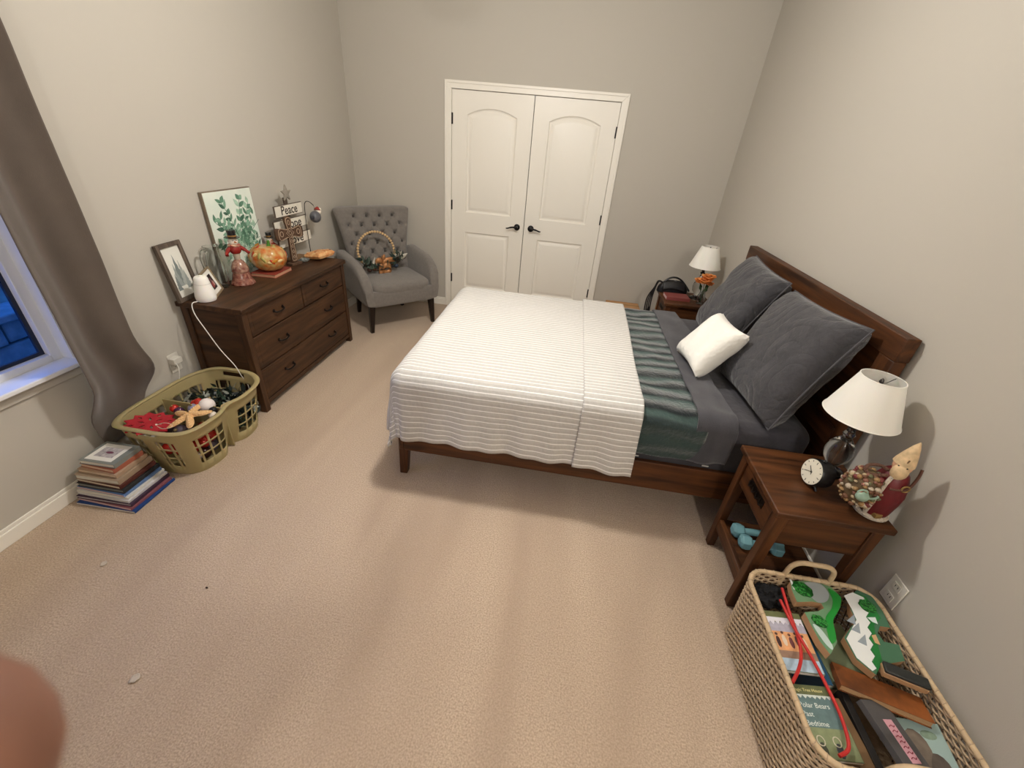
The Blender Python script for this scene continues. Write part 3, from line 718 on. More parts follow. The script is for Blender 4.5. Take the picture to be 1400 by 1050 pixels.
# canvas with greenery
cv = thing('canvas_print', 'white canvas print of painted green leaves leaning on the wall', 'canvas', (.034, -1.80, ZD + .001), rot=(Matrix.Rotation(PI / 2, 3, 'Z') @ Matrix.Rotation(-.016, 3, 'X')).to_euler())
MB().bx(-.212, .212, .0, .022, 0, .545).build('stretcher', mat('canvas_edge', (120, 106, 90), .85, var=.15), cv, bevel=.002)
MB().bx(-.207, .207, -.0015, .001, .005, .540).build('canvas', mat('canvas_white', (214, 226, 214), .85, bump=.15, bscale=300, col2=(232, 236, 224), vscale=6), cv)
LG = [mat('leaf_paint%d' % i, c, .8, var=.25, vscale=40) for i, c in enumerate(((92, 132, 108), (126, 164, 140), (64, 102, 82), (160, 190, 168), (198, 214, 196)))]
def leaf2(cx, cz, L, wd, ang):
    pts = []
    for i in range(9): q = i / 8; pts.append((q * L, wd * math.sin(PI * q ** .8) ))
    for i in range(7, 0, -1): q = i / 8; pts.append((q * L, -wd * math.sin(PI * q ** .8)))
    c, s = math.cos(ang), math.sin(ang)
    return [(cx + x * c - y * s, cz + x * s + y * c) for x, y in pts]
PM = Matrix(((1, 0, 0, 0), (0, 0, -1, 0), (0, 1, 0, 0), (0, 0, 0, 1)))
lr = random.Random(4); nl = 0
for a0, L, n in ((1.25, .35, 9), (1.75, .36, 9), (2.2, .31, 8), (.8, .30, 8), (2.65, .23, 6), (.4, .22, 6), (1.5, .36, 8), (3.0, .19, 5), (.05, .18, 5), (2.0, .25, 6), (1.05, .26, 6)):
    cx, cz = .02, .17; pts = [(.02, -.0022, .17)]
    for i in range(n):
        q = (i + 1) / n; a = a0 + .15 * q * (1 if a0 > 1.5 else -1); x = cx + L * q * math.cos(a); z = cz + L * q * math.sin(a)
        pts.append((x, -.0022, z))
        for sd_ in (-1, 1):
            lf = leaf2(x, z, lr.uniform(.038, .068), lr.uniform(.009, .016), a + sd_ * lr.uniform(.6, 1.0))
            if max(abs(p[0]) for p in lf) > .2 or max(p[1] for p in lf) > .535 or min(p[1] for p in lf) < .01: continue
            MB().prism(lf, .0016 + .00004 * (nl % 20), .0024 + .00004 * (nl % 20), PM).build('painted_leaf', LG[lr.choice((0, 0, 1, 1, 2, 3))], cv, smooth=0); nl += 1
    MB().tube(pts[:max(2, int(len(pts) * .9))], .0014, 5).build('painted_stem', LG[2], cv)
for k in range(60):
    x, z = lr.uniform(-.17, .17), lr.uniform(.03, .26); out = [(x + .019 * (.6 + .4 * math.cos(5 * t)) * math.cos(t), z + .019 * (.6 + .4 * math.cos(5 * t)) * math.sin(t)) for t in (2 * PI * i / 20 for i in range(20))]
    MB().prism(out, .0026 + .00003 * k, .003 + .00003 * k, PM).build('painted_blossom', LG[lr.choice((3, 4, 4, 1))], cv, smooth=0)

# ---- snowman with top hat on a bell-shaped skirt
GLZ = dict(rough=.18, coat=.4)
RED = mat('glazed_red', (140, 34, 28), **GLZ); WHT = mat('glazed_white', (232, 222, 206), **GLZ); BLK = mat('glazed_black', (24, 22, 24), **GLZ); GOLD = mat('glazed_gold', (176, 132, 70), .3, metal=.5)
def snowman(loc, label, s, full, rz=0):
    t = thing('snowman_figurine', label, 'figurine', loc, rz)
    if full:
        MB().lathe([(0.03 * s, 0), (.066 * s, 0), (.070 * s, .006 * s), (.068 * s, .016 * s), (.058 * s, .03 * s), (.05 * s, .06 * s), (.046 * s, .075 * s)], 28).build('skirt_hem', mat('skirt_floral', (158, 108, 88), .22, coat=.5, col2=(96, 32, 28), vscale=60), t)
        MB().lathe([(.046 * s, .074 * s), (.05 * s, .085 * s), (.046 * s, .11 * s), (.034 * s, .135 * s), (.022 * s, .15 * s), (.016 * s, .155 * s)], 28).build('skirt', mat('skirt_red', (104, 34, 32), .16, coat=.6, col2=(176, 140, 118), vscale=45), t)
        MB().lathe([(.016 * s, .15 * s), (.018 * s, .17 * s), (.022 * s, .195 * s)], 20).build('ruffle', mat('pearl_ruffle', (206, 190, 168), .25, metal=.3), t)
    else: MB().lathe([(.03 * s, 0), (.045 * s, .005 * s), (.05 * s, .06 * s), (.04 * s, .13 * s), (.028 * s, .19 * s)], 24).build('lower_body', WHT, t)
    MB().ball((0, 0, .215 * s), (.034 * s, .032 * s, .034 * s), 18, 12).build('jacket', RED, t)
    for sd_ in (-1, 1): MB().tube(smooth_path([(sd_ * .028 * s, 0, .225 * s), (sd_ * .052 * s, -.012 * s, .205 * s), (sd_ * .062 * s, -.03 * s, .19 * s)], 4), [.012 * s] * 4 + [.010 * s] * 5, 8).build('arm', RED, t)
    h = MB().ball((0, 0, .262 * s), (.027 * s, .026 * s, .026 * s), 18, 12).build('head', WHT, t)
    MB().lathe([(.005 * s, 0), (.001 * s, .028 * s)], 8, Matrix.Translation((0, -.024 * s, .262 * s)) @ Matrix.Rotation(PI / 2, 4, 'X')).build('carrot_nose', mat('carrot', (214, 120, 50), .4), h)
    for sd_ in (-1, 1): MB().ball((sd_ * .010 * s, -.0235 * s, .270 * s), .003 * s, 8, 5).build('eye', BLK, h)
    MB().tube([(.027 * s * math.cos(a), .026 * s * math.sin(a), .240 * s) for a in (2 * PI * k / 20 for k in range(20))], .008 * s, 8, closed=True).build('scarf', mat('scarf_red', (160, 50, 40), .5, col2=(210, 190, 160), vscale=60), t)
    ht = MB().lathe([(.002, .284 * s), (.040 * s, .284 * s), (.041 * s, .288 * s), (.025 * s, .290 * s), (.023 * s, .30 * s), (.025 * s, .325 * s), (.024 * s, .328 * s), (.002, .328 * s)], 24).build('top_hat', BLK, t)
    MB().lathe([(.0245 * s, .291 * s), (.0245 * s, .299 * s)], 24, cap=False).build('hat_band', GOLD, ht)
    return t
snowman((.135, -1.985, ZD), 'snowman figurine in black top hat with red bell-shaped skirt', 1.04, True, math.radians(60))
snowman((.078, -1.572, ZD), 'snowman figurine in black hat peeking from behind the pumpkin', .76, False, math.radians(70))
# ---- ceramic pumpkin on a red book
def book(name, label, loc, rz, w, h, t, col, pages=(226, 216, 196), group=None, rot=None, cat='book', soft=False, rough=.5, var=0, col2=None, cname=None):
    """lies flat: spine on local -x, covers in the x/y plane, thickness along z"""
    b = thing(name, label, cat, loc, rz, group, rot)
    ct_ = .0012 if soft else .0028; cm = mat(cname or 'cover_%d_%d_%d' % tuple(col), col, rough, var=var, vscale=14, col2=col2)
    MB().bx(-w / 2, w / 2, -h / 2, h / 2, 0, ct_).bx(-w / 2, w / 2, -h / 2, h / 2, t - ct_, t).bx(-w / 2, -w / 2 + ct_, -h / 2, h / 2, ct_, t - ct_).build('cover', cm, b, bevel=.0006)
    e = .0005 if soft else .003
    MB().bx(-w / 2 + ct_, w / 2 - e, -h / 2 + e, h / 2 - e, ct_, t - ct_).build('pages', mat('pages_%d' % pages[0], pages, .85, bump=.4, bscale=500, stretch=(.02, .02, 1)), b)
    return b
bk = book('book', 'red hardback book lying under the ceramic pumpkin', (.155, -1.715, ZD), math.radians(4), .175, .215, .024, (142, 60, 46), (198, 150, 120))
pk = thing('ceramic_pumpkin', 'orange glazed ceramic pumpkin with green stem on a red book', 'pumpkin', (.152, -1.718, ZD + .024))
def pump(u, v):
    a = 2 * PI * u; t = -PI / 2 + PI * v; rib = 1 + .06 * abs(math.cos(a * 5)) ** .7 - .03; k = math.cos(t) ** .75 if math.cos(t) > 1e-6 else 0
    dz = -.014 * math.exp(-((v - 1) / .16) ** 2)
    return (.114 * rib * k * math.cos(a), .114 * rib * k * math.sin(a), .092 + .092 * math.sin(t) + dz)
MB().grid(pump, 72, 26, closeu=True).build('shell', mat('pumpkin_glaze', (192, 92, 28), .15, coat=.6, col2=(200, 178, 112), vscale=22), pk)
MB().lathe([(.016, .160), (.012, .178), (.009, .196), (.010, .208), (.002, .210)], 12, Matrix.Rotation(.12, 4, 'Y')).build('stem', mat('pumpkin_stem', (72, 128, 46), .3, coat=.4), pk)
lr = random.Random(9)
for k in range(26):                                   # glazed leaf and berry relief
    a = lr.uniform(0, 2 * PI); v = lr.uniform(.45, .86); p = Vector(pump(a / 2 / PI, v)); nrm = Vector((p.x, p.y, p.z - .092)).normalized()
    Mx = Matrix.Translation(p) @ nrm.to_track_quat('Z', 'Y').to_matrix().to_4x4() @ Matrix.Rotation(lr.uniform(0, 6), 4, 'Z')
    MB().ball((0, 0, 0), (.022, .010, .004), 10, 6, Mx).build('relief_leaf', mat('relief%d' % (k % 4), [(186, 62, 26), (226, 200, 140), (196, 130, 40), (170, 160, 90)][k % 4], .2, coat=.5), pk)
# ---- PEACE / HOPE / LOVE plank sign with star
sg = thing('plank_sign', 'white plank tree sign reading Peace Hope Love with a wooden star on top', 'sign', (.105, -1.318, ZD), math.radians(90))
MB().bx(-.018, .018, .012, .026, .018, .455).build('post', BARN, sg)
MB().bx(-.10, .10, -.03, .05, 0, .018).build('base', wood('sign_base', (110, 84, 60), (150, 120, 90), 0), sg, bevel=.002)
SGW = mat('whitewash', (226, 220, 206), .8, var=.06, vscale=20); INK = mat('sign_ink', (62, 54, 48), .8)
for body, z, w, tx in (('Peace', .372, .34, 0), ('Hope', .272, .415, 0), ('Love', .155, .42, .02)):
    pb = MB().bx(-w / 2 + tx, w / 2 + tx, 0, .011, z - .04, z + .04).build('plank', BARN, sg, bevel=.001)
    MB().bx(-w / 2 + .004 + tx, w / 2 - .004 + tx, -.0015, .0005, z - .036, z + .036).build('plank_face', SGW, pb)
    if body == 'Peace': text('lettering', body, .088, INK, pb, (0, -.0018, z), (PI / 2, 0, 0), sx=1.0, bold=.001)
    elif body == 'Hope': text('lettering', body, .086, INK, pb, (.015, -.0018, z), (PI / 2, 0, 0), sx=1.15, bold=.001)
    else: text('lettering', body, .086, INK, pb, (.02, -.0018, z), (PI / 2, 0, 0), sx=1.2, bold=.001)
star = [((.060 if i % 2 == 0 else .026) * math.sin(2 * PI * i / 10), .487 + (.060 if i % 2 == 0 else .026) * math.cos(2 * PI * i / 10)) for i in range(10)]
MB().prism(star, -.008, .006, PM).build('star', mat('grey_star', (150, 142, 130), .7, var=.12, vscale=30), sg, bevel=.003)
# ---- carved wooden cross
cr = thing('wooden_cross', 'carved brown wooden cross standing in front of the plank sign', 'cross', (.165, -1.455, ZD), math.radians(78))
CW_ = wood('cross_wood', (66, 46, 34), (104, 78, 60), 2, 3, .7, 0); CL = mat('cross_carving', (170, 146, 122), .75)
def flare(a, b, L, n=6): return
cross = [(-.018, .018), (.018, .018), (.024, .03), (.017, .20), (.03, .206), (.10, .19), (.118, .20), (.122, .235), (.118, .268), (.10, .278), (.03, .262), (.017, .268), (.03, .325), (.022, .345), (0, .352), (-.022, .345), (-.03, .325), (-.017, .268), (-.03, .262), (-.10, .278), (-.118, .268), (-.122, .235), (-.118, .20), (-.10, .19), (-.03, .206), (-.017, .20), (-.024, .03)]
cross = [(x * 1.05, z) for x, z in cross]
MB().prism(cross, -.010, .010, PM).build('body', CW_, cr, bevel=.003)
MB().bx(-.05, .05, -.03, .03, 0, .018).build('base', CW_, cr, bevel=.003)
def inl(pts, closed=True): MB().tube([(x, -.0105, z) for x, z in pts], .0028, 6, closed=closed).build('carved_line', CL, cr)
inl([(x * .82, .235 + (z - .235) * .93) for x, z in cross])
inl([(0, .27), (.034, .235), (0, .20), (-.034, .235)]); inl([(0, .252), (.016, .235), (0, .218), (-.016, .235)])
for s in (-1, 1): inl([(s * .078 + .014 * math.cos(a), .236 + .018 * math.sin(a)) for a in (2 * PI * k / 12 for k in range(12))])
inl([(.009 * math.cos(a), .308 + .016 * math.sin(a)) for a in (2 * PI * k / 12 for k in range(12))])
for z in (.06, .10, .14, .175): inl([(-.009, z), (0, z + .014), (.009, z), (0, z - .014)])
# ---- hook stand with a hanging bird ornament
hk = thing('ornament_hook', 'thin black wire hook stand behind the orange pillow', 'stand', (.125, -1.16, ZD))
MB().lathe([(.002, 0), (.045, 0), (.047, .004), (.04, .008), (.002, .010)], 24).build('base', mat('pewter', (120, 122, 120), .5, metal=.4), hk)
hp = [(0, 0, .005), (0, .0, .2), (0, .015, .37), (0, .03, .402), (0, .055, .41), (0, .09, .402), (.004, .115, .385), (.01, .125, .372)]
MB().tube(smooth_path(hp, 6), .0028, 8).build('wire', BLACKM, hk)
bd = thing('bird_ornament', 'round grey bird ornament with red and white hat hanging from the hook', 'ornament', (.135, -1.035, ZD + .372))
MB().tube([(0, 0, 0), (0, .01, -.03)], .0012, 6).build('hanging_loop', BLACKM, bd)
MB().ball((0, .005, -.088), (.042, .05, .046), 18, 12).build('body', mat('bird_grey', (72, 74, 80), .4, col2=(110, 110, 114), vscale=30), bd)
MB().ball((.012, .04, -.05), (.024, .024, .022), 14, 10).build('head', WHT, bd)
MB().lathe([(.026, 0), (.02, .014), (.004, .03)], 14, Matrix.Translation((.008, .03, -.04)) @ Matrix.Rotation(-.5, 4, 'X')).build('hat', mat('bird_hat', (150, 50, 44), .6), bd)
MB().ball((.012, .068, -.034), .011, 10, 8).build('pompom', WHT, bd)
MB().ball((.01, -.045, -.085), (.008, .03, .014), 10, 6).build('tail', mat('bird_tail', (60, 60, 66), .4), bd)
# ---- pebble dish and orange cushion plaque
gd = thing('trinket_dish', 'small round grey dish on the dresser beside the cross', 'dish', (.168, -1.345, ZD))
MB().lathe([(.002, 0), (.036, 0), (.046, .010), (.047, .014), (.043, .014), (.034, .005), (.002, .005)], 24).build('bowl', mat('grey_ceramic', (128, 132, 128), .45, var=.15, vscale=40), gd)
for k in range(5): MB().ball((.018 * math.cos(k * 1.3), .018 * math.sin(k * 1.3), .012), (.011, .009, .006), 8, 6).build('pebble', mat('pebble%d' % (k % 2), [(140, 146, 142), (96, 100, 98)][k % 2], .5), gd)
og = thing('fall_cushion', 'flat orange patterned cushion block at the dresser end', 'cushion', (.235, -1.215, ZD + .031), rot=(0, -.10, math.radians(-8)))
cushion(.15, .20, .056, n=18, pinch=.03, wr=.002, pw=.3).build('cover', mat('fall_print', (214, 124, 58), .55, col2=(236, 196, 140), vscale=34), og)
lr = random.Random(2)
for k in range(14):
    MB().ball((lr.uniform(-.055, .055), lr.uniform(-.08, .08), .0265), (.011, .005, .0022), 8, 4).build('printed_leaf', mat('fall_leaf%d' % (k % 3), [(120, 52, 24), (244, 214, 170), (170, 70, 30)][k % 3], .5), og)

# ------------------------------------------------------------ beaded hoop wreath on the armchair
wr_ = thing('bead_wreath', 'wooden bead hoop wreath with greenery and copper bow on the armchair seat', 'wreath', (0, 0, 0))
wr_.location = Matrix.Rotation(math.radians(45.4), 3, 'Z') @ Vector((-.078, .060, .478)) + Vector((.546, -.571, 0)); wr_.rotation_euler = (math.radians(-11), 0, math.radians(45.4))
bead = MB().ball((0, 0, 0), .0125, 12, 8).mesh('bead'); BE = mat('wood_bead', (204, 172, 128), .5, var=.1, vscale=30); bead.materials.append(BE)
for k in range(30):
    a = math.radians(-28 + 236 * k / 29); obj('bead', bead, BE, wr_, loc=(.178 * math.cos(a), 0, .185 + .178 * math.sin(a)))
MB().tube([(.178 * math.cos(a), 0, .185 + .178 * math.sin(a)) for a in (2 * PI * k / 40 for k in range(40))], .004, 6, closed=True).build('hoop', mat('hoop_wire', (90, 70, 50), .6), wr_)
lr = random.Random(12)
def leafmesh(L, wd, curl=.2):
    mb = MB()
    def f(u, v): q = v; return (wd * math.sin(PI * min(.98, q) ** .8) * (u * 2 - 1), -curl * L * q * q - .15 * wd * (1 - abs(2 * u - 1)), L * q)
    return mb.grid(f, 4, 7)
GM = [mat('wreath_leaf%d' % i, c, .6) for i, c in enumerate(((58, 72, 60), (84, 96, 84), (206, 200, 184), (60, 50, 38), (44, 60, 52)))]
for k in range(88):
    q = lr.random(); c = Vector((-.19 + .43 * q, lr.uniform(-.07, .0), .03 + .10 * lr.random() * (1 - math.sin(PI * q)) + (.05 * lr.random() if q > .75 else 0)))
    ci = lr.choice((0, 0, 1, 4, 4, 2, 3)); L = lr.uniform(.05, .10)
    Rm = Euler((lr.uniform(-1.2, 1.0), lr.uniform(-1.6, 1.6), lr.uniform(0, 6))).to_matrix().to_4x4()
    o = leafmesh(L, L * .24).build('leaf', GM[ci], wr_, smooth=180, loc=(c.x, c.y - .01, max(c.z, .02) + .01), rot=Rm.to_euler()); sd = o.modifiers.new('t', 'SOLIDIFY'); sd.thickness = .0015
CP = mat('copper_ribbon', (176, 122, 76), .4, metal=.25)
for s, L, z, tw in ((1, .24, .075, .6), (-1, .12, .08, -.3), (1, .15, .035, -1.4), (-1, .08, .03, .9), (1, .07, .10, 1.4)):
    def rf(u, v): 
        q = v * 2 * PI; return (s * L * .5 * (1 - math.cos(q)) * .55 + .02, -.055 - .02 * math.sin(q) + .0 * u, z + .03 * math.sin(q) * .9 + (u - .5) * .045 + s * tw * .02 * v)
    o = MB().grid(rf, 3, 18).build('bow_loop', CP, wr_, smooth=180); sd = o.modifiers.new('t', 'SOLIDIFY'); sd.thickness = .002
for k, (x, z, c) in enumerate(((-.09, .05, (74, 44, 30)), (-.06, .03, (90, 58, 38)), (-.11, .025, (60, 36, 26)), (.13, .05, (40, 48, 60)), (.16, .04, (60, 70, 84)))):
    MB().ball((x, -.045, z), (.024, .02, .02), 12, 8).build('pine_cone', mat('cone%d' % k, c, .7, bump=.8, bscale=90), wr_)
for s in (.15, .165): MB().ball((s, -.02, .105 if s < .16 else .13), (.012, .01, .02), 10, 6).build('white_berry', mat('berry_white', (226, 218, 204), .5), wr_)
# ------------------------------------------------------------ laundry basket by the curtain
LB = mat('olive_plastic', (190, 174, 128), .32, trans=.3, ior=1.2, sss=.15)
LC = Vector((.277, -2.735, 0)); RA, RB, RH = .222, .318, .300
lb = thing('laundry_basket', 'olive plastic laundry basket with square holes beside the dresser', 'laundry basket', LC)
_tab = []; _acc = 0.0; _prev = None
for _k in range(2001):
    _a = 2 * PI * _k / 2000; _p = Vector((RA * math.copysign(abs(math.cos(_a)) ** .55, math.cos(_a)), RB * math.copysign(abs(math.sin(_a)) ** .5, math.sin(_a))))
    if _prev is not None: _acc += (_p - _prev).length
    _prev = _p; _tab.append(_acc)
def lb_ang(u):
    d = (u % 1.0) * _acc; lo, hi = 0, 2000
    while hi - lo > 1:
        m_ = (lo + hi) // 2
        if _tab[m_] <= d: lo = m_
        else: hi = m_
    return 2 * PI * (lo + (d - _tab[lo]) / max(1e-9, _tab[hi] - _tab[lo])) / 2000
def lb_pt(u, z, out=0.0):
    a = lb_ang(u); c, s = math.cos(a), math.sin(a); k = z / RH
    x = math.copysign(abs(c) ** .55, c); y = math.copysign(abs(s) ** .5, s); sc_ = .84 + .16 * k
    px = x * (RA * sc_ + out); py = y * (RB * sc_ + out)
    if x > 0: px -= (.055 - .03 * k) * math.exp(-(py / .055) ** 2) * max(0, x)       # hip-hugging waist on the room side
    zz = z + (.018 * abs(math.sin(a)) ** 6 * k)
    return (px, py, zz)
NU = 160; rows = [0, .012, .06, .112, .12, .172, .18, .228, .24, .262, .285, .300]
hole_rows = {2, 4, 6}; vs_ = [lb_pt(i / NU, z) for z in rows for i in range(NU)]; fs = []
for j in range(len(rows) - 1):
    for i in range(NU):
        a = math.degrees(lb_ang((i + .5) / NU)); px_, py_, _z = lb_pt((i + .5) / NU, .15)
        corner = (abs(px_) > .12 and abs(py_) > .235) or (abs(py_) < .055 and px_ > 0) or (abs(px_) < .03)
        if j in hole_rows and i % 5 < 4 and not corner: continue
        if j == 9 and (abs(px_) < .07): continue          # hand slots
        fs.append((j * NU + i, j * NU + (i + 1) % NU, (j + 1) * NU + (i + 1) % NU, (j + 1) * NU + i))
fs.append(tuple(range(NU)))
o = MB().add(vs_, fs).build('basket_wall', LB, lb, smooth=50); sd = o.modifiers.new('t', 'SOLIDIFY'); sd.thickness = .0035; sd.offset = 0
MB().grid(lambda u, v: (lambda p, q: (p[0] + q[0], p[1] + q[1], p[2] + q[2]))(lb_pt(u, RH, .006 + .013 * math.cos(2 * PI * v)), (0, 0, .007 * math.sin(2 * PI * v))), 160, 10, True, True).build('rim', LB, lb, smooth=60)
MB().bx(-.20, .17, -.004, .004, .004, .27).build('divider', LB, lb, bevel=.002)
# contents: individuals heaped in the near half
def on_lb(x, y, z): return (LC.x + x, LC.y + y, z)
lr = random.Random(31)
FELT = mat('red_felt', (172, 36, 46), .95, var=.15, vscale=30)
sf = thing('felt_snowflake', 'red felt snowflake cut-out lying in the laundry basket', 'decoration', on_lb(-.075, -.205, .262), rot=(-.10, .16, .3))
def flake():
    bm = bmesh.new(); es = []
    def lp(pts):
        v = [bm.verts.new((x, y, 0)) for x, y in pts]; return [bm.edges.new((v[i], v[(i + 1) % len(v)])) for i in range(len(v))]
    es += lp([((.118 if i % 2 == 0 else .092) * math.cos(2 * PI * i / 24), (.118 if i % 2 == 0 else .092) * math.sin(2 * PI * i / 24)) for i in range(24)])
    for k in range(6):
        a = k * PI / 3
        for r, L, w_ in ((.042, .018, .008), (.078, .014, .009)):
            c = (r * math.cos(a + (.52 if r > .06 else 0)), r * math.sin(a + (.52 if r > .06 else 0))); aa = a + (.52 if r > .06 else 0)
            es += lp([(c[0] + x * math.cos(aa) - y * math.sin(aa), c[1] + x * math.sin(aa) + y * math.cos(aa)) for x, y in ((L, 0), (0, w_), (-L, 0), (0, -w_))])
    bmesh.ops.triangle_fill(bm, use_beauty=True, edges=es); me = bpy.data.meshes.new('felt'); bm.to_mesh(me); bm.free(); return me
o = obj('felt', flake(), FELT, sf); sd = o.modifiers.new('t', 'SOLIDIFY'); sd.thickness = .006
MB().ball((.03, -.01, .004), .006, 10, 6).build('bead', mat('pearl', (236, 226, 214), .2), sf)
st_ = thing('starfish', 'beige five-armed starfish on top of the ornaments', 'starfish', on_lb(.085, -.125, .285), rot=(.12, -.18, .4))
def star_pt(u, v):
    a = 2 * PI * u; r = .030 + .082 * max(0, math.cos(2.5 * ((a + PI / 5) % (2 * PI / 5) - PI / 5))) ** 2.6; k = v
    return (r * k * math.cos(a), r * k * math.sin(a), .020 * (1 - k ** 2.2) * (1 if r < .05 else 1) + .002)
mb = MB(); mb.grid(star_pt, 100, 9, closeu=True); mb.build('body', mat('starfish_skin', (222, 178, 124), .8, bump=.6, bscale=120, var=.1, vscale=40), st_)
mb = MB()
for k in range(5):
    for q in range(1, 7): a = 2 * PI * k / 5; r = .105 * q / 7; mb.ball((r * math.cos(a), r * math.sin(a), .022 * (1 - (q / 7) ** 1.6) + .004), .0034, 6, 4)
o = mb.build('tubercles', mat('starfish_bumps', (238, 204, 156), .8), st_); o['kind'] = 'stuff'
def bauble(x, y, z, r, col, cname, label, grp, rough=.15, metal=.2):
    t = thing('ornament_ball', label, 'ornament', on_lb(x, y, z), group=grp)
    MB().ball((0, 0, 0), r, 16, 10).build('ball', mat('bauble_' + cname, col, rough, metal=metal), t)
    MB().lathe([(r * .22, 0), (r * .22, r * .22), (r * .1, r * .3)], 10, Matrix.Rotation(lr.uniform(-.8, .8), 4, 'X') @ Matrix.Translation((0, 0, r * .92))).build('cap', mat('bauble_cap', (190, 170, 120), .3, metal=.9), t)
bauble(.10, -.022, .292, .040, (232, 222, 218), 'white', 'large white ornament ball beside the starfish', 'lone baubles', .5, 0)
bauble(.152, -.045, .28, .022, (26, 26, 30), 'black', 'small black ornament ball next to the white one', 'lone baubles')
bauble(.172, -.075, .275, .020, (228, 216, 200), 'cream', 'small cream ornament ball under the front rim', 'lone baubles', .4, 0)
bauble(.035, -.045, .272, .030, (150, 150, 176), 'silver', 'silvery lilac ornament ball behind the starfish', 'lone baubles')
bauble(-.03, -.075, .262, .026, (70, 40, 66), 'purple', 'dark purple ornament ball behind the starfish', 'lone baubles')
for k, (x, y, z) in enumerate(((.02, -.015, .285), (.045, -.015, .30), (-.06, -.07, .275), (.115, -.08, .13), (.125, -.135, .13), (.115, -.20, .14), (.13, -.165, .2), (.06, -.225, .14), (.12, -.1, .2), (0, -.225, .13))):
    bauble(x, y, z, .034 if z < .25 else .022, (176, 44, 34), 'red', ['small red ornament ball touching the divider', 'small red ornament ball on top of the heap by the white ball', 'small red ornament ball at the wall side of the snowflake'][k] if k < 3 else 'red ornament ball seen through the holes of the laundry basket', 'red baubles')
for k, (x, y, z) in enumerate(((.115, -.15, .06), (.10, -.20, .065), (.105, -.08, .06), (0, -.2, .12), (-.1, -.2, .12), (-.12, -.08, .14), (0, -.1, .16), (.08, -.22, .19), (.06, -.18, .22))):
    bauble(x, y, z, .036, [(60, 34, 28), (214, 200, 190), (92, 84, 96)][k % 3], 'mix%d' % (k % 3), ['brown ornament ball low in the laundry basket', 'pearly ornament ball low in the laundry basket', 'grey lilac ornament ball low in the laundry basket'][k % 3], 'muted baubles')
tw_ = thing('twine_loop', 'pale string loop hanging off the snowflake', 'string', on_lb(.02, -.235, .285))
MB().tube(smooth_path([(-.03, 0, 0), (0, .02, .008), (.045, .02, .006), (.055, 0, .003), (.03, -.018, .004), (-.01, -.01, .006)], 6), .0016, 6).build('strand', mat('string', (214, 190, 170), .8), tw_)
tg = thing('paper_gift_tag', 'cream folded paper tag at the basket waist', 'tag', on_lb(.145, .035, .235), rot=(.2, -.5, .3))
MB().bx(-.03, .03, -.045, .045, 0, .012).build('card', mat('cream_card', (226, 202, 150), .8), tg, bevel=.003)
# far half: dark leafy garland
gl = thing('garland', 'dark green leafy garland with painted pale glints filling the far half of the laundry basket', 'garland', on_lb(0, .165, .02))
mbs = [MB(), MB(), MB()]
for k in range(330):
    x, y, z = lr.uniform(-.15, .165), lr.uniform(-.115, .105), lr.uniform(.03, .225) 
    L = lr.uniform(.04, .075); Rm = Matrix.Translation((x, y, z)) @ Euler((lr.uniform(-1.3, 1.3), lr.uniform(-1.3, 1.3), lr.uniform(0, 6))).to_matrix().to_4x4(); b = mbs[0 if k % 5 < 3 else (1 if k % 5 == 3 else 2)]
    wd = L * .2; g = [(wd * math.sin(PI * min(.97, q) ** .8) * s, 0 + (.12 * wd if s == 0 else 0), L * q - L / 2) for q in (0, .25, .5, .75, 1) for s in (-1, 0, 1)]
    b.add(g, [(r * 3 + c, r * 3 + c + 1, r * 3 + c + 4, r * 3 + c + 3) for r in range(4) for c in range(2)], Rm)
for nm, b, c, r in (('dark_leaves', mbs[0], (24, 34, 32), .3), ('green_leaves', mbs[1], (44, 62, 50), .4), ('glint_leaves', mbs[2], (168, 172, 160), .4)):  # palest leaves paint the white glints among the dark greenery
    o = b.build(nm, mat('garland_' + nm, c, r), gl, smooth=180); o['kind'] = 'stuff'
MB().tube(smooth_path([(-.12, -.08, .04), (.1, -.06, .1), (.12, .08, .14), (-.1, .09, .18), (-.08, -.05, .2)], 8), .004, 6).build('vine', mat('vine_wire', (40, 40, 30), .7), gl)

# ------------------------------------------------------------ stack of books and magazines
stack = [  # w, h, t, x, y, rot, colour, pages, soft, label
 (.305, .235, .012, .197, -3.170, .02, (28, 66, 128), (214, 208, 200), True, 'blue magazine with white lettering at the bottom of the book stack'),
 (.295, .225, .013, .190, -3.165, -.03, (140, 84, 92), (206, 178, 176), True, 'rose-coloured magazine second from the bottom of the book stack'),
 (.285, .220, .017, .185, -3.163, .02, (62, 44, 66), (190, 180, 186), False, 'plum hardback third from the bottom of the book stack'),
 (.280, .215, .014, .180, -3.158, -.01, (206, 204, 206), (226, 222, 214), False, 'pale grey hardback fourth from the bottom of the book stack'),
 (.265, .210, .012, .176, -3.156, .03, (214, 212, 206), (222, 218, 206), True, 'white paperback in the middle of the book stack'),
 (.255, .205, .013, .172, -3.154, -.02, (92, 122, 170), (206, 208, 214), True, 'light blue paperback in the middle of the book stack'),
 (.245, .200, .022, .170, -3.150, .01, (40, 42, 44), (120, 122, 118), False, 'black hardback above the light blue paperback'),
 (.235, .190, .020, .166, -3.150, -.02, (84, 40, 34), (216, 204, 182), False, 'dark red hardback in the upper half of the book stack'),
 (.225, .185, .028, .162, -3.150, .03, (160, 140, 118), (222, 212, 190), False, 'thick tan hardback in the upper half of the book stack'),
 (.205, .165, .020, .160, -3.145, .0, (176, 150, 126), (220, 200, 176), False, 'cream hardback third from the top of the book stack'),
 (.185, .150, .022, .160, -3.140, -.04, (168, 96, 74), (224, 196, 170), False, 'terracotta hardback second from the top of the book stack'),
 (.180, .145, .024, .160, -3.138, .03, (128, 132, 128), (226, 220, 206), False, 'grey hardback with white picture panel on top of the book stack')]
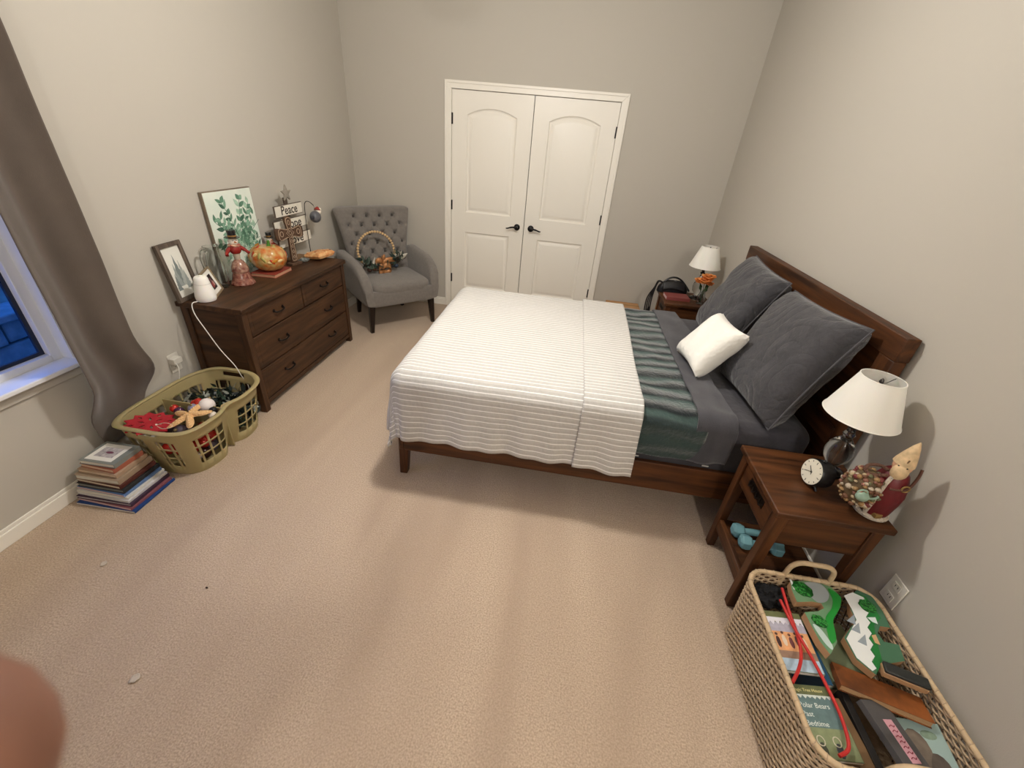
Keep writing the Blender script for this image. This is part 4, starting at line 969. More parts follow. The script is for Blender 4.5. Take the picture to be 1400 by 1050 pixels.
z = 0.0005
for w, h, t, x, y, r, c, pg, soft, lab in stack:
    b = book('stacked_book', lab, (x, y, z), PI + r, w, h, t, c, pg, 'books stacked on the floor', soft=soft); z += t + .0004; last = b; tl = t
    if t == .012 and c[2] == 128:
        for k, q in enumerate((.06, .04, .02)): MB().box((-.145 + .001, 0, 0), (.001, .1, .001)).build('spine_line', PAPER, b)
        MB().bx(-.145, -.05, -.115, -.10, t, t + .0004).build('title_band', PAPER, b)
MB().bx(-.062, .074, -.058, .058, tl, tl + .0006).build('title_panel', mat('panel_white', (232, 230, 224), .6), last)
MB().bx(-.042, .052, -.034, .034, tl + .0006, tl + .001).build('panel_picture', mat('panel_pic', (150, 146, 150), .6, col2=(206, 198, 200), vscale=60), last)
MB().ball((.0, .0, tl + .001), (.02, .008, .0006), 10, 6).build('panel_figure', mat('panel_fig', (112, 60, 84), .6), last)

# ------------------------------------------------------------ rattan basket by the right wall
RT = mat('rattan', (186, 162, 132), .75, var=.16, vscale=40, bump=.3, bscale=120); RT2 = mat('rattan_rim', (200, 174, 138), .65, var=.12, vscale=40)
RC = Vector((3.318, -3.567, 0)); HX, HY, HZ = .232, .300, .325
rb = thing('rattan_basket', 'woven rattan basket with loop handles full of books', 'basket', RC)
def rb_path(n, e=0, r=.075):
    base = rrect(-HX - e, HX + e, -HY - e, HY + e, r + e, 8); P = [Vector((x, y, 0)) for x, y in base]; L = [0]
    for i in range(len(P)): L.append(L[-1] + (P[(i + 1) % len(P)] - P[i]).length)
    out = []
    for k in range(n):
        d = L[-1] * k / n; i = max(q for q in range(len(P)) if L[q] <= d + 1e-9); f = (d - L[i]) / max(1e-9, (L[i + 1] - L[i])); a, b = P[i], P[(i + 1) % len(P)]
        p = a.lerp(b, f); t = (b - a).normalized(); out.append((p, Vector((t.y, -t.x, 0))))
    return out
NS = 92; path = rb_path(NS * 2); rowsN = 27
def taperz(z): return 1 - .05 * (1 - z / HZ)
strands = MB()
for r in range(rowsN):
    zc = .010 + (HZ - .022) * r / (rowsN - 1); pts = []
    for k, (p, n) in enumerate(path):
        ph = (k + (2 if r % 2 else 0)) % 4; o_ = .0034 * (1 if ph == 0 else (-1 if ph == 2 else 0)); s_ = taperz(zc)
        pts.append(((p.x + n.x * o_) * s_, (p.y + n.y * o_) * s_, zc + (.0025 if ph in (1,) else (-.0025 if ph == 3 else 0))))
    strands.tube(pts, .0040, 5, closed=True)
o = strands.build('weave', RT, rb, smooth=180); o['kind'] = 'stuff'
stakes = MB()
for k in range(0, NS * 2, 2):
    p, n = path[k]; q = Vector(path[(k + 5) % (NS * 2)][0])
    stakes.tube([(p.x * taperz(0), p.y * taperz(0), .004), (q.x, q.y, HZ - .004)], .0018, 5)
o = stakes.build('stakes', mat('rattan_dark', (84, 66, 48), .8), rb, smooth=180); o['kind'] = 'stuff'
MB().prism([(p.x * .95, p.y * .95) for p, n in rb_path(60)], 0, .006).build('base', RT, rb)
MB().tube([(p.x, p.y, HZ) for p, n in rb_path(120)], .0085, 10, closed=True).build('rim', RT2, rb)
wrapm = MB()
for k in range(0, 120, 2):
    p, n = rb_path(120)[k] if k == 0 else RP[k]
    if k == 0: RP = rb_path(120)
    wrapm.tube([(p.x + n.x * .0088 * math.cos(a) + n.y * .002 * a, p.y + n.y * .0088 * math.cos(a) - n.x * .002 * a, HZ + .0088 * math.sin(a)) for a in (2 * PI * i / 10 for i in range(10))], .0014, 4, closed=True)
o = wrapm.build('rim_binding', RT, rb); o['kind'] = 'stuff'
for s in (-1, 1):
    y = s * (HY + .002); hp = smooth_path([(-.085, y, HZ - .05), (-.082, y, HZ + .01), (-.076, y, HZ + .055), (-.05, y, HZ + .078), (0, y, HZ + .08), (.05, y, HZ + .078), (.076, y, HZ + .055), (.082, y, HZ + .01), (.085, y, HZ - .05)], 5)
    MB().tube(hp, .0095, 10).build('handle', RT2, rb)
def on_rb(x, y, z): return (x, y, z)
# filler books low in the basket (their tops show between the others)
book('cookbook', 'brown paper-covered book in the rattan basket beside the red cord', (3.262, -3.75, .060), 0, .05, .20, .19, (120, 92, 62), (150, 118, 84), rot=(0, 0, .1))
book('dark_album', 'thin black album standing next to the brown paper book', (3.300, -3.72, .060), 0, .022, .20, .195, (30, 27, 26), (92, 76, 60))
# paperbacks along the left side
def cover_book(name, label, loc, rot, w, h, t, build):
    b = book(name, label, loc, 0, w, h, t, (92, 104, 72), (214, 202, 176), rot=rot, soft=True); build(b, w, h, t + .0003); return b
def panel(par, nm, x0, x1, y0, y1, z, col, k=0): return MB().bx(x0, x1, y0, y1, z, z + .0003).build(nm, mat('pr_%d_%d_%d' % col, col, .55, var=.12, vscale=60), par)
def ragged(par, nm, w, y, z, col, d=.008, n=15, h=.02):
    pts = [(-w / 2, y + h), (w / 2, y + h)] + [(w / 2 - w * i / n, y + (d if i % 2 else -d) * lr.uniform(.4, 1)) for i in range(n + 1)]
    MB().prism(pts, z, z + .0004).build(nm, mat('pr_%d_%d_%d' % col, col, .55), par, smooth=0)
def west(b, w, h, z):
    panel(b, 'cover_top', -w / 2 + .002, w / 2 - .002, h * .30, h / 2 - .002, z, (104, 108, 70))
    panel(b, 'cover_mountains', -w / 2 + .002, w / 2 - .002, h * .14, h * .30, z, (176, 172, 186)); ragged(b, 'cover_snow', w - .006, h * .29, z + .0003, (226, 224, 232))
    panel(b, 'cover_dust', -w / 2 + .002, w / 2 - .002, -h * .18, h * .14, z, (222, 162, 112))
    panel(b, 'cover_ground', -w / 2 + .002, w / 2 - .002, -h * .30, -h * .18, z, (150, 120, 100)); panel(b, 'cover_water', -w / 2 + .002, w / 2 - .002, -h / 2 + .002, -h * .30, z, (176, 198, 214))
    for k in range(5):
        x = -w * .32 + w * .16 * k
        MB().ball((x, -h * .04 + .006 * (k % 2), z + .0006), (.007, .020, .001), 8, 6).build('cover_rider', mat('rider%d' % (k % 3), [(70, 42, 38), (226, 206, 180), (110, 60, 60)][k % 3], .6), b)
        MB().ball((x, -h * .04 + .026 + .006 * (k % 2), z + .0006), (.005, .005, .001), 8, 6).build('cover_rider_head', mat('rider_head', (96, 62, 50), .6), b)
cover_book('paperback', 'paperback with orange western cover tucked in the left of the rattan basket', (3.183, -3.500, .262), (.05, -.12, .0), .130, .20, .016, west)
def polar(b, w, h, z):
    panel(b, 'cover_band', -w / 2 + .002, w / 2 - .002, h * .33, h / 2 - .002, z, (96, 102, 66)); ragged(b, 'cover_frame', w - .006, h * .32, z + .0004, (206, 214, 206), .005, 17, .006)
    panel(b, 'cover_sky', -w / 2 + .002, w / 2 - .002, -h * .1, h * .33, z, (96, 120, 120)); panel(b, 'cover_haze', -w / 2 + .002, w / 2 - .002, -h / 2 + .002, -h * .1, z, (132, 142, 104))
    LT = mat('cover_lettering', (222, 228, 220), .5)
    for i, wd in enumerate(('Polar Bears', 'Past', 'Bedtime')): text('cover_title', wd, .019, LT, b, (-w * .42, h * .20 - i * .023, z + .0006), (0, 0, 0), depth=.0002, align='LEFT')
    text('cover_series', 'Magic Tree House', .012, mat('cover_gold', (226, 214, 150), .5), b, (-w * .44, h * .42, z + .0006), (0, 0, 0), depth=.0002, align='LEFT')
    for k, x in enumerate((-.032, .012)):
        MB().ball((x, -h * .38, z + .0006), (.010, .018, .001), 10, 6).build('cover_child', mat('child%d' % k, [(70, 74, 60), (58, 62, 66)][k], .6), b)
        MB().tube([(x + .010 * math.cos(a), -h * .27 + .012 * math.sin(a), z + .0008) for a in (2 * PI * i / 14 for i in range(14))], .0016, 5, closed=True).build('cover_hood', mat('hood_fur', (206, 200, 176), .7), b)
cover_book('paperback', 'green paperback titled Polar Bears Past Bedtime at the front left of the rattan basket', (3.178, -3.735, .262), (.06, -.10, .05), .125, .185, .016, polar)
book('hardback', 'teal hardback standing between the paperbacks and the wooden scenery', (3.258, -3.52, .10), 0, .02, .20, .165, (30, 74, 104), (206, 200, 186))
book('board_book', 'grey-green board book under the wooden scenery piece', (3.34, -3.50, .215), .1, .15, .20, .05, (110, 120, 92), (170, 168, 150))
# black cloth bundle and red cord
bc = thing('black_glove', 'crumpled black glove in the far left corner of the rattan basket', 'glove', (3.172, -3.325, .262))
def blob(u, v):
    a = 2 * PI * u; t = -PI / 2 + PI * v; d = Vector((math.cos(t) * math.cos(a), math.cos(t) * math.sin(a), math.sin(t))); r = 1 + .45 * fn(d.x * 2.2, d.y * 2.2, d.z * 2.2) + .2 * fn(d.x * 6, d.y * 6, d.z * 6)
    return (.058 * d.x * r, .045 * d.y * r, .035 * d.z * r)
BKF = mat('black_fleece', (20, 20, 22), .95, bump=.5, bscale=80)
MB().grid(blob, 40, 22, closeu=True).build('palm', BKF, bc)
for k in range(4): MB().tube(smooth_path([(.02 + .008 * k, -.01, .005), (.045 + .006 * k, -.03 + .02 * k, .012), (.06 + .004 * k, -.05 + .03 * k, .0)], 4), [.013] * 5 + [.011] * 4, 8).build('finger', BKF, bc)
rc = thing('red_cord', 'red rubber cord looped over the paperbacks in the rattan basket', 'cord', (3.18, -3.5, .30))
RD = mat('red_rubber', (190, 44, 40), .4)
for pts in ([(3.206, -3.325, .318), (3.198, -3.42, .310), (3.195, -3.50, .302), (3.180, -3.56, .300), (3.150, -3.61, .302), (3.112, -3.655, .300)], [(3.183, -3.372, .312), (3.192, -3.47, .308), (3.206, -3.56, .308), (3.220, -3.65, .300), (3.222, -3.73, .298), (3.206, -3.80, .296), (3.170, -3.825, .292)]):
    MB().tube([Vector(p) - Vector((3.18, -3.5, .30)) for p in smooth_path(pts, 6)], .0052, 8).build('strand', RD, rc)
# wooden train-scenery pieces
def scenery(name, label, loc, rot, out, t, col, decor):
    s = thing(name, label, 'wooden toy', loc, rot=rot)
    MB().prism(out, 0, t).build('board', mat('ply_edge', (176, 138, 100), .6), s, bevel=.002)
    MB().prism(out, t, t + .0008).build('painted_face', mat('scn_%d_%d_%d' % col, col, .3, coat=.3), s, smooth=0)
    decor(s, t + .0008)
def patch(par, nm, out, z, col, dz=.0007): MB().prism(out, z, z + dz).build(nm, mat('scn_%d_%d_%d' % col, col, .3, coat=.3), par, smooth=0)
def shift(out, x, y): return [(a - x, b - y) for a, b in out]
def sp2(pts, n=5): return [(p.x, p.y) for p in smooth_path([(x, y, 0) for x, y in pts], n, True)]
P1 = [(3.252, -3.292), (3.357, -3.268), (3.412, -3.280), (3.428, -3.318), (3.400, -3.366), (3.345, -3.420), (3.322, -3.465), (3.312, -3.51), (3.262, -3.562), (3.248, -3.52), (3.246, -3.47), (3.246, -3.420), (3.300, -3.404), (3.332, -3.385), (3.332, -3.366), (3.300, -3.366), (3.236, -3.383), (3.240, -3.33)]
o1 = shift(P1, 3.33, -3.42)
def bush(s, z, cx, cy, r, seed):
    q = random.Random(seed)
    patch(s, 'painted_bush', [(cx + r * (1 + .06 * math.sin(7 * a)) * math.cos(a), cy + r * .9 * (1 + .06 * math.cos(6 * a)) * math.sin(a)) for a in (2 * PI * i / 30 for i in range(30))], z, (22, 84, 34), .0006)
    for k in range(46):
        a = q.uniform(0, 2 * PI); rr = r * math.sqrt(q.random()) * .92; aa = q.uniform(0, PI); x, y = cx + rr * math.cos(a), cy + rr * .9 * math.sin(a)
        patch(s, 'painted_leaf', [(x + .006 * u * math.cos(aa) - .0022 * v * math.sin(aa), y + .006 * u * math.sin(aa) + .0022 * v * math.cos(aa)) for u, v in ((-1, 0), (0, -1), (1, 0), (0, 1))], z + .0006 + .00001 * k, (62, 150, 66), .0003)
def dec1(s, z):
    patch(s, 'painted_road', sp2([(-.02, .135), (.04, .145), (.055, .11), (.03, .07), (-.01, .055), (-.03, .08), (-.03, .11)]), z, (168, 176, 178))
    patch(s, 'painted_hill', sp2([(.065, .13), (.095, .10), (.06, .045), (.01, -.01), (-.005, -.05), (-.02, -.085), (-.045, -.10), (-.03, -.04), (-.01, .0), (.03, .04), (.055, .08)]), z + .0007, (40, 148, 58))
    bush(s, z + .0012, -.045, .10, .036, 1); bush(s, z + .0012, -.045, -.025, .026, 2)
    patch(s, 'painted_stream', sp2([(-.078, -.045), (-.06, -.05), (-.05, -.075), (-.045, -.11), (-.055, -.125), (-.07, -.10)]), z + .0008, (196, 214, 206))
    patch(s, 'painted_fence', [(-.08, .135), (-.072, .135), (-.075, .09), (-.083, .09)], z + .0008, (226, 226, 220))
scenery('scenery_board', 'wooden railway scenery board painted with bushes and a grey road', (3.325, -3.418, .292), (-.03, .06, 0), o1, .030, (112, 150, 112), dec1)
P2 = [(3.455, -3.318), (3.492, -3.287), (3.535, -3.305), (3.542, -3.36), (3.534, -3.42), (3.500, -3.42), (3.478, -3.447), (3.482, -3.475), (3.528, -3.478), (3.516, -3.53), (3.43, -3.555), (3.395, -3.59), (3.357, -3.551), (3.352, -3.482), (3.395, -3.44), (3.424, -3.417), (3.428, -3.37)]
o2 = shift(P2, 3.45, -3.44)
def dec2(s, z):
    zig = [(.0 - .045 + .012 * (i % 2) + (.055 - .105 * i / 13), .125 - .255 * i / 13) for i in range(14)]
    patch(s, 'painted_snow', [(-.02, .12), (.02, .14)] + [(x + .04, y) for x, y in zig] + [(-.06, -.14), (-.09, -.105), (-.092, -.045), (-.05, .0), (-.022, .03), (-.018, .07)], z, (232, 234, 230))
    patch(s, 'painted_pines', [(.022, .138), (.06, .13), (.07, .05), (.03, .02), (.01, -.03), (-.01, -.10), (-.05, -.145)] + [(x + .042, y) for x, y in reversed(zig)], z + .0007, (30, 120, 52))
    for y in (-.02, .02, .05): patch(s, 'painted_shadow', [(-.06, y - .03), (-.02, y), (-.035, y - .04)], z + .0008, (150, 160, 166))
    bush(s, z + .0014, .045, .09, .028, 3)
    patch(s, 'painted_cabin', [(.0, -.02), (.016, -.015), (.012, -.05), (-.002, -.045)], z + .0016, (206, 164, 120)); patch(s, 'painted_cloud', [(.02, .045), (.05, .05), (.045, .025), (.03, .03)], z + .0016, (220, 230, 226))
scenery('scenery_board', 'wooden railway scenery board painted with snowy peaks and green pines', (3.450, -3.435, .290), (.05, -.04, 0), o2, .030, (70, 112, 84), dec2)
# brown picture book under the scenery, black block, notebook, teal picture book
bb_ = book('picture_book', 'brown and orange picture book slanting under the snowy scenery board', (3.40, -3.625, .262), 0, .25, .085, .024, (86, 48, 24), (176, 140, 100), rot=(-.22, .03, -.24), var=.3, col2=(150, 86, 40), cname='picture_brown')
mb = thing('wooden_block', 'dark wooden tunnel block near the right rim of the rattan basket', 'wooden toy', (3.478, -3.582, .302), rot=(0, 0, -.28))
MB().bx(-.06, .06, -.018, .018, 0, .022).build('block_side', mat('ply_edge', (176, 138, 100), .6), mb, bevel=.003)
MB().bx(-.06, .06, -.018, .018, .022, .034).build('block_top', mat('block_black', (42, 44, 42), .5), mb, bevel=.004)
nb = book('notebook', 'dark grey notebook with pink handwritten label in the rattan basket', (3.373, -3.735, .262), 0, .095, .17, .02, (82, 80, 80), (232, 228, 220), rot=(.02, .22, .22))
MB().bx(-.012, .022, -.068, .035, .0203, .0208).build('pink_label', mat('pink_sticker', (214, 160, 170), .6), nb)
for k in range(7): MB().tube(smooth_path([(-.006, -.058 + k * .0125, .0212), (.004, -.054 + k * .0125, .0212), (.010, -.059 + k * .0125, .0212), (.016, -.055 + k * .0125, .0212)], 3), .0011, 4).build('handwriting', mat('red_ink', (140, 40, 60), .6), nb)
tb = book('picture_book', 'pale teal picture book leaning on the right wall of the rattan basket', (3.478, -3.765, .235), 0, .115, .19, .014, (150, 172, 166), (226, 220, 206), rot=(.04, -.28, -.12))
for x, y, sx_, sy_, c in ((-.02, .02, .03, .05, (108, 96, 84)), (.015, -.02, .025, .035, (84, 74, 66)), (-.03, -.05, .015, .02, (190, 190, 176)), (.02, .06, .02, .012, (120, 140, 120))): MB().ball((x, y, .0143), (sx_, sy_, .001), 14, 6).build('cover_animal', mat('anim_%d' % c[0], c, .6, var=.2, vscale=50), tb)
# ------------------------------------------------------------ bedside lamps
ZN = .604
SHADE = mat('white_lampshade', (240, 237, 228), .85, bump=.1, bscale=400, sss=.1)
LGL = mat('lamp_glass', (236, 240, 242), .02, trans=1, ior=1.45); NKL = mat('lamp_metal', (70, 66, 64), .3, metal=.9)
def lamp(loc, label):
    t = thing('table_lamp', label, 'lamp', loc, group='glass table lamps with white shades')
    MB().lathe([(.003, .0), (.052, 0), (.056, .006), (.052, .014), (.024, .022), (.017, .034), (.026, .05), (.044, .075), (.050, .105), (.044, .14), (.026, .165), (.016, .18), (.022, .192), (.016, .204), (.012, .225), (.003, .226)], 32).build('glass_base', LGL, t)
    MB().lathe([(.004, .224), (.020, .224), (.020, .232), (.012, .238), (.012, .262), (.015, .264), (.015, .30), (.004, .302)], 20).build('socket', NKL, t)
    b = MB().lathe([(.010, .30), (.014, .315), (.026, .345), (.028, .365), (.020, .388), (.004, .396)], 20).build('bulb', mat('unlit_bulb', (236, 234, 228), .3), t)
    rb_, rt_, z0, z1 = .126, .070, .280, .450
    MB().lathe([(rb_, z0), (rt_, z1), (rt_ - .0018, z1), (rb_ - .0018, z0), (rb_, z0)], 56, cap=False).build('shade', SHADE, t, smooth=60)
    for r, z in ((rb_, z0 + .002), (rt_, z1 - .002)): MB().tube([(r * math.cos(a), r * math.sin(a), z) for a in (2 * PI * k / 48 for k in range(48))], .002, 6, closed=True).build('shade_trim', SHADE, t)
    sp = MB()
    for k in range(3): a = 2 * PI * k / 3 + .4; sp.tube([(0, 0, .425), (.03 * math.cos(a), .03 * math.sin(a), .425), (rt_ * math.cos(a), rt_ * math.sin(a), .441)], .0014, 6)
    sp.lathe([(.004, .39), (.004, .428), (.008, .433), (.006, .442), (.002, .447)], 12); sp.build('spider_fitting', NKL, t)
    return t
l1 = lamp((3.430, -2.932, ZN), 'white-shaded glass lamp on the nightstand beside the alarm clock')
dup(l1, (3.408, -.672, ZN), label='white-shaded glass lamp on the far nightstand behind the roses')
# alarm clock
ck = thing('alarm_clock', 'round black alarm clock with cream dial on the near nightstand', 'clock', (3.308, -3.04, ZN), rot=(Matrix.Rotation(math.radians(-84), 3, 'Z')).to_euler())
CB = mat('clock_black', (20, 19, 20), .35)
TL = Matrix.Translation((0, 0, .062)) @ Matrix.Rotation(-.16, 4, 'X') @ Matrix.Rotation(PI / 2, 4, 'X')
MB().lathe([(.004, -.05), (.04, -.05), (.052, -.04), (.055, -.02), (.055, .012), (.052, .016), (.050, .012)], 36, TL, cap=True).build('case', CB, ck)
fc = MB().lathe([(.001, .0145), (.0505, .0145), (.0505, .0165), (.001, .0165)], 36, TL).build('dial', mat('dial_cream', (238, 232, 212), .5), ck)
for k in range(12):
    a = 2 * PI * k / 12; L = .010 if k % 3 == 0 else .006
    MB().bx(-.0012, .0012, .046 - L, .046, .0166, .0172, TL @ Matrix.Rotation(-a, 4, 'Z')).build('hour_mark', CB, fc)
for a, L, w_ in ((math.radians(-52), .024, .0026), (math.radians(-118), .034, .0018), (math.radians(150), .012, .0012)):
    MB().bx(-w_ / 2, w_ / 2, -.006, L, .0172, .018, TL @ Matrix.Rotation(-a, 4, 'Z')).build('hand', CB, fc)
MB().lathe([(.003, .0172), (.003, .0188)], 10, TL).build('hub', CB, fc)
for s in (-1, 1):
    MB().tube([(s * .030, 0, .018), (s * .042, .004, 0.002)], .005, 8).build('foot', CB, ck)
MB().lathe([(.006, 0), (.008, .006), (.003, .01)], 10, Matrix.Translation((0, .012, .114))).build('alarm_button', CB, ck)
# santa figurine with a sack of toys
sn = thing('santa_figurine', 'santa figurine in a dark red robe carrying a heaped toy sack', 'figurine', (3.476, -3.148, ZN))
SR = mat('santa_robe', (96, 20, 24), .45, var=.1, vscale=20); FUR = mat('santa_fur', (196, 184, 166), .9, bump=.8, bscale=160); CRM = mat('santa_cream', (206, 178, 138), .7, var=.2, vscale=50)
MB().lathe([(.002, .012), (.046, .012), (.050, .03), (.056, .08), (.058, .115), (.050, .16), (.036, .195), (.022, .21), (.002, .212)], 30).build('robe', SR, sn)
MB().tube([(.047 * math.cos(a), .047 * math.sin(a), .010) for a in (2 * PI * k / 30 for k in range(30))], .0105, 8, closed=True).build('hem_fur', FUR, sn)
MB().tube(smooth_path([(-.040, -.026, .018), (-.046, -.034, .06), (-.047, -.036, .11), (-.040, -.030, .155), (-.026, -.022, .19)], 5), .0075, 8).build('front_fur', FUR, sn)
MB().box((-.012, -.046, .028), (.026, .02, .018), (0, 0, .2)).build('boot_buckle', mat('old_gold', (150, 120, 70), .45, metal=.4), sn, bevel=.003)
hd = MB().ball((-.004, -.006, .228), (.028, .028, .028), 18, 12).build('head', mat('santa_skin', (206, 158, 124), .6), sn)
MB().ball((-.014, -.020, .212), (.026, .022, .034), 14, 10).build('beard', CRM, hd)
MB().ball((-.020, -.032, .230), (.005, .005, .005), 8, 6).build('nose', mat('santa_nose', (190, 110, 90), .5), hd)
for q in ((-.030, -.020), (-.012, -.034)): MB().ball((q[0], q[1], .238), .003, 8, 5).build('eye', BLK, hd)
MB().lathe([(.032, 0), (.030, .012), (.022, .04), (.012, .07), (.002, .092)], 20, Matrix.Translation((-.004, -.004, .238)) @ Matrix.Rotation(.06, 4, 'Y')).build('hat', CRM, sn)
hb_ = MB()
for k, (x, z) in enumerate(((-.006, .262), (.002, .266), (.010, .262))): hb_.box((x - .010, -.027 + .002 * k, z), (.004, .003, .012), (0, .2, 0))
hb_.build('hat_mark', mat('hat_ink', (110, 84, 56), .7), sn)
MB().tube(smooth_path([(-.03, -.042, .15), (.012, -.052, .165), (.038, -.035, .205), (.046, -.022, .235)], 5), .0045, 8).build('staff', mat('staff_wood', (84, 48, 32), .6), sn)
MB().tube([(.010 + .012 * math.cos(a), -.052, .165 + .012 * math.sin(a)) for a in (2 * PI * k / 14 for k in range(14))], .003, 6, closed=True).build('bell_ring', mat('old_gold', (150, 120, 70), .45), sn)
MB().tube(smooth_path([(-.02, -.01, .19), (-.05, .01, .205), (-.085, .015, .20), (-.10, .005, .185), (-.085, -.012, .178), (-.05, -.012, .182)], 5, True), .006, 8, closed=True).build('sack_cuff', mat('wreath_cuff', (96, 66, 52), .8, bump=.8, bscale=120), sn)
sk = MB().ball((-.075, .004, .105), (.056, .056, .078), 22, 14).build('sack', mat('toy_sack', (96, 78, 54), .8, var=.3, vscale=40), sn)
lr = random.Random(77); tc_ = [(176, 156, 122), (106, 70, 46), (130, 86, 70), (96, 96, 66), (184, 168, 146), (110, 48, 46), (150, 118, 76)]
for k in range(170):
    u, v = lr.uniform(0, 2 * PI), lr.uniform(-.8, 1.1); d = Vector((math.cos(v) * math.cos(u), math.cos(v) * math.sin(u), math.sin(v)))
    if d.x > .75: continue
    p = Vector((-.075 + .057 * d.x, .004 + .057 * d.y, .105 + .079 * d.z)); r = lr.uniform(.006, .011)
    MB().ball(p, (r, r, r * lr.uniform(.6, 1)), 8, 6).build('toy', mat('toy%d' % (k % 7), tc_[k % 7], .55), sk)
MINT = mat('mint_glaze', (150, 176, 156), .35)
tp = MB().ball((-.100, -.048, .105), (.022, .018, .019), 14, 10).build('toy_teapot', MINT, sk)
MB().tube([(-.110 + .016 * math.cos(a), -.052, .124 + .012 * math.sin(a)) for a in (PI * k / 10 for k in range(11))], .003, 6).build('teapot_handle', MINT, sk)
MB().tube(smooth_path([(-.082, -.056, .105), (-.070, -.062, .115), (-.066, -.064, .126)], 4), .004, 6).build('teapot_spout', MINT, sk)
# teal dumbbells on the lower shelf
TE = mat('teal_neoprene', (112, 158, 164), .65, var=.06, vscale=30)
def dumbbell(loc, label, rz):
    t = thing('dumbbell', label, 'dumbbell', loc, rz, 'teal dumbbells')
    for s in (-1, 1):
        MB().lathe([(.018, -.026), (.033, -.018), (.036, 0), (.033, .018), (.018, .026)], 6, Matrix.Translation((s * .068, 0, .0315)) @ Matrix.Rotation(PI / 2, 4, 'Y')).build('head', TE, t, bevel=.003, smooth=20)
    MB().tube([(-.05, 0, .0315), (0, 0, .0315), (.05, 0, .0315)], [.015, .0165, .015], 14).build('grip', TE, t)
dumbbell((3.268, -2.950, .1705), 'teal dumbbell farther back on the nightstand shelf', .05)
dumbbell((3.282, -3.020, .1705), 'teal dumbbell nearer the basket on the nightstand shelf', -.07)
# ------------------------------------------------------------ far nightstand things
book('book', 'faded red hardback lying on the far nightstand', (3.232, -.735, ZN), 1.62 , .135, .20, .028, (132, 66, 62), (206, 178, 138))
BL = mat('black_leather', (22, 21, 24), .32, bump=.2, bscale=140)
hb2 = thing('handbag', 'black leather handbag slumped on the far nightstand with straps hanging', 'handbag', (3.225, -.560, ZN))
def bagf(u, v):
    a = 2 * PI * u; t = PI / 2 * v; k = math.cos(t) ** .6 if v < 1 else 0
    return (.135 * k * math.copysign(abs(math.cos(a)) ** .7, math.cos(a)), .052 * k * math.copysign(abs(math.sin(a)) ** .7, math.sin(a)), .002 + .105 * math.sin(t) * (1 + .08 * fn(math.cos(a) * 3, math.sin(a) * 3, v * 3)))
mb = MB().grid(bagf, 48, 16, closeu=True); mb.f.append(tuple(range(47, -1, -1))); mb.build('body', BL, hb2)
MB().grid(lambda u, v: (-.10 + .2 * u, -.030 - .026 * math.sin(v * 1.5), .112 - .070 * v - .02 * (2 * u - 1) ** 2), 14, 8).build('flap', BL, hb2).modifiers.new('t', 'SOLIDIFY').thickness = .003
MB().tube(smooth_path([(-.11, 0, .05), (-.06, .005, .115), (0, .006, .135), (.06, .005, .115), (.12, 0, .06), (.145, -.02, .03)], 6), .008, 8).build('top_handle', BL, hb2)
for k in range(4): MB().tube(smooth_path([(-.10, -.01 + .012 * k, .08), (-.135, -.01 + .01 * k, .085), (-.152, -.006 + .012 * k, .02), (-.158 - .012 * k, .0 + .012 * k, -.10), (-.150 - .01 * k, .012 * k, -.22 - .03 * k)], 6), .006, 6).build('strap', BL, hb2)
MB().tube([(-.160, .01, -.16), (-.164, .012, -.28)], [.012, .022], 10).build('tassel', BL, hb2)
vs2 = thing('rose_vase', 'clear glass vase of orange roses on the far nightstand', 'vase', (3.412, -.812, ZN))
pv = [(.020, 0), (.030, .004), (.034, .03), (.030, .07), (.022, .10), (.024, .115)]
MB().lathe(pv + [(r - .003, z) for r, z in reversed(pv[1:])] + [(.01, .008)], 24, cap=False).build('vase', LGL, vs2)
OR = [mat('rose_orange%d' % i, c, .6, sss=.1) for i, c in enumerate(((236, 142, 70), (240, 164, 96), (224, 118, 52)))]
GS = mat('rose_stem', (62, 88, 52), .6)
def rose(c, s, tilt):
    r = MB().ball(c, (.012 * s, .012 * s, .016 * s), 10, 8).build('rose', OR[2], vs2)
    for k in range(13):
        a = k * 2.4; rr = (.008 + .0022 * k) * s; op = .25 + .07 * k
        def pf(u, v):
            th = a + (u - .5) * 1.5; rad = rr + op * .022 * s * v ** 1.6; return (c[0] + rad * math.cos(th), c[1] + rad * math.sin(th), c[2] + (-.014 + .036 * math.sin(v * 1.7) * (1 - .25 * (2 * u - 1) ** 2) - .0009 * k * v) * s)
        o = MB().grid(pf, 6, 6).build('petal', OR[k % 2], r, smooth=180)
    return r
for c, s in (((-.018, -.028, .205), 1.15), ((.012, .0, .232), 1.25), ((-.045, .01, .195), 1.0), ((.03, -.02, .185), .7)):
    rose(c, s, 0)
    MB().tube(smooth_path([(0, 0, .01), (c[0] * .3, c[1] * .3, .1), (c[0], c[1], c[2] - .01)], 5), .0022, 6).build('stem', GS, vs2)
for k in range(9):
    a = k * 2.1; o = leafmesh(.045, .012, .3).build('leaf', GS, vs2, smooth=180, loc=(.022 * math.cos(a), .022 * math.sin(a), .11 + .008 * (k % 4)), rot=(-.9, .2, a)); sd = o.modifiers.new('t', 'SOLIDIFY'); sd.thickness = .001
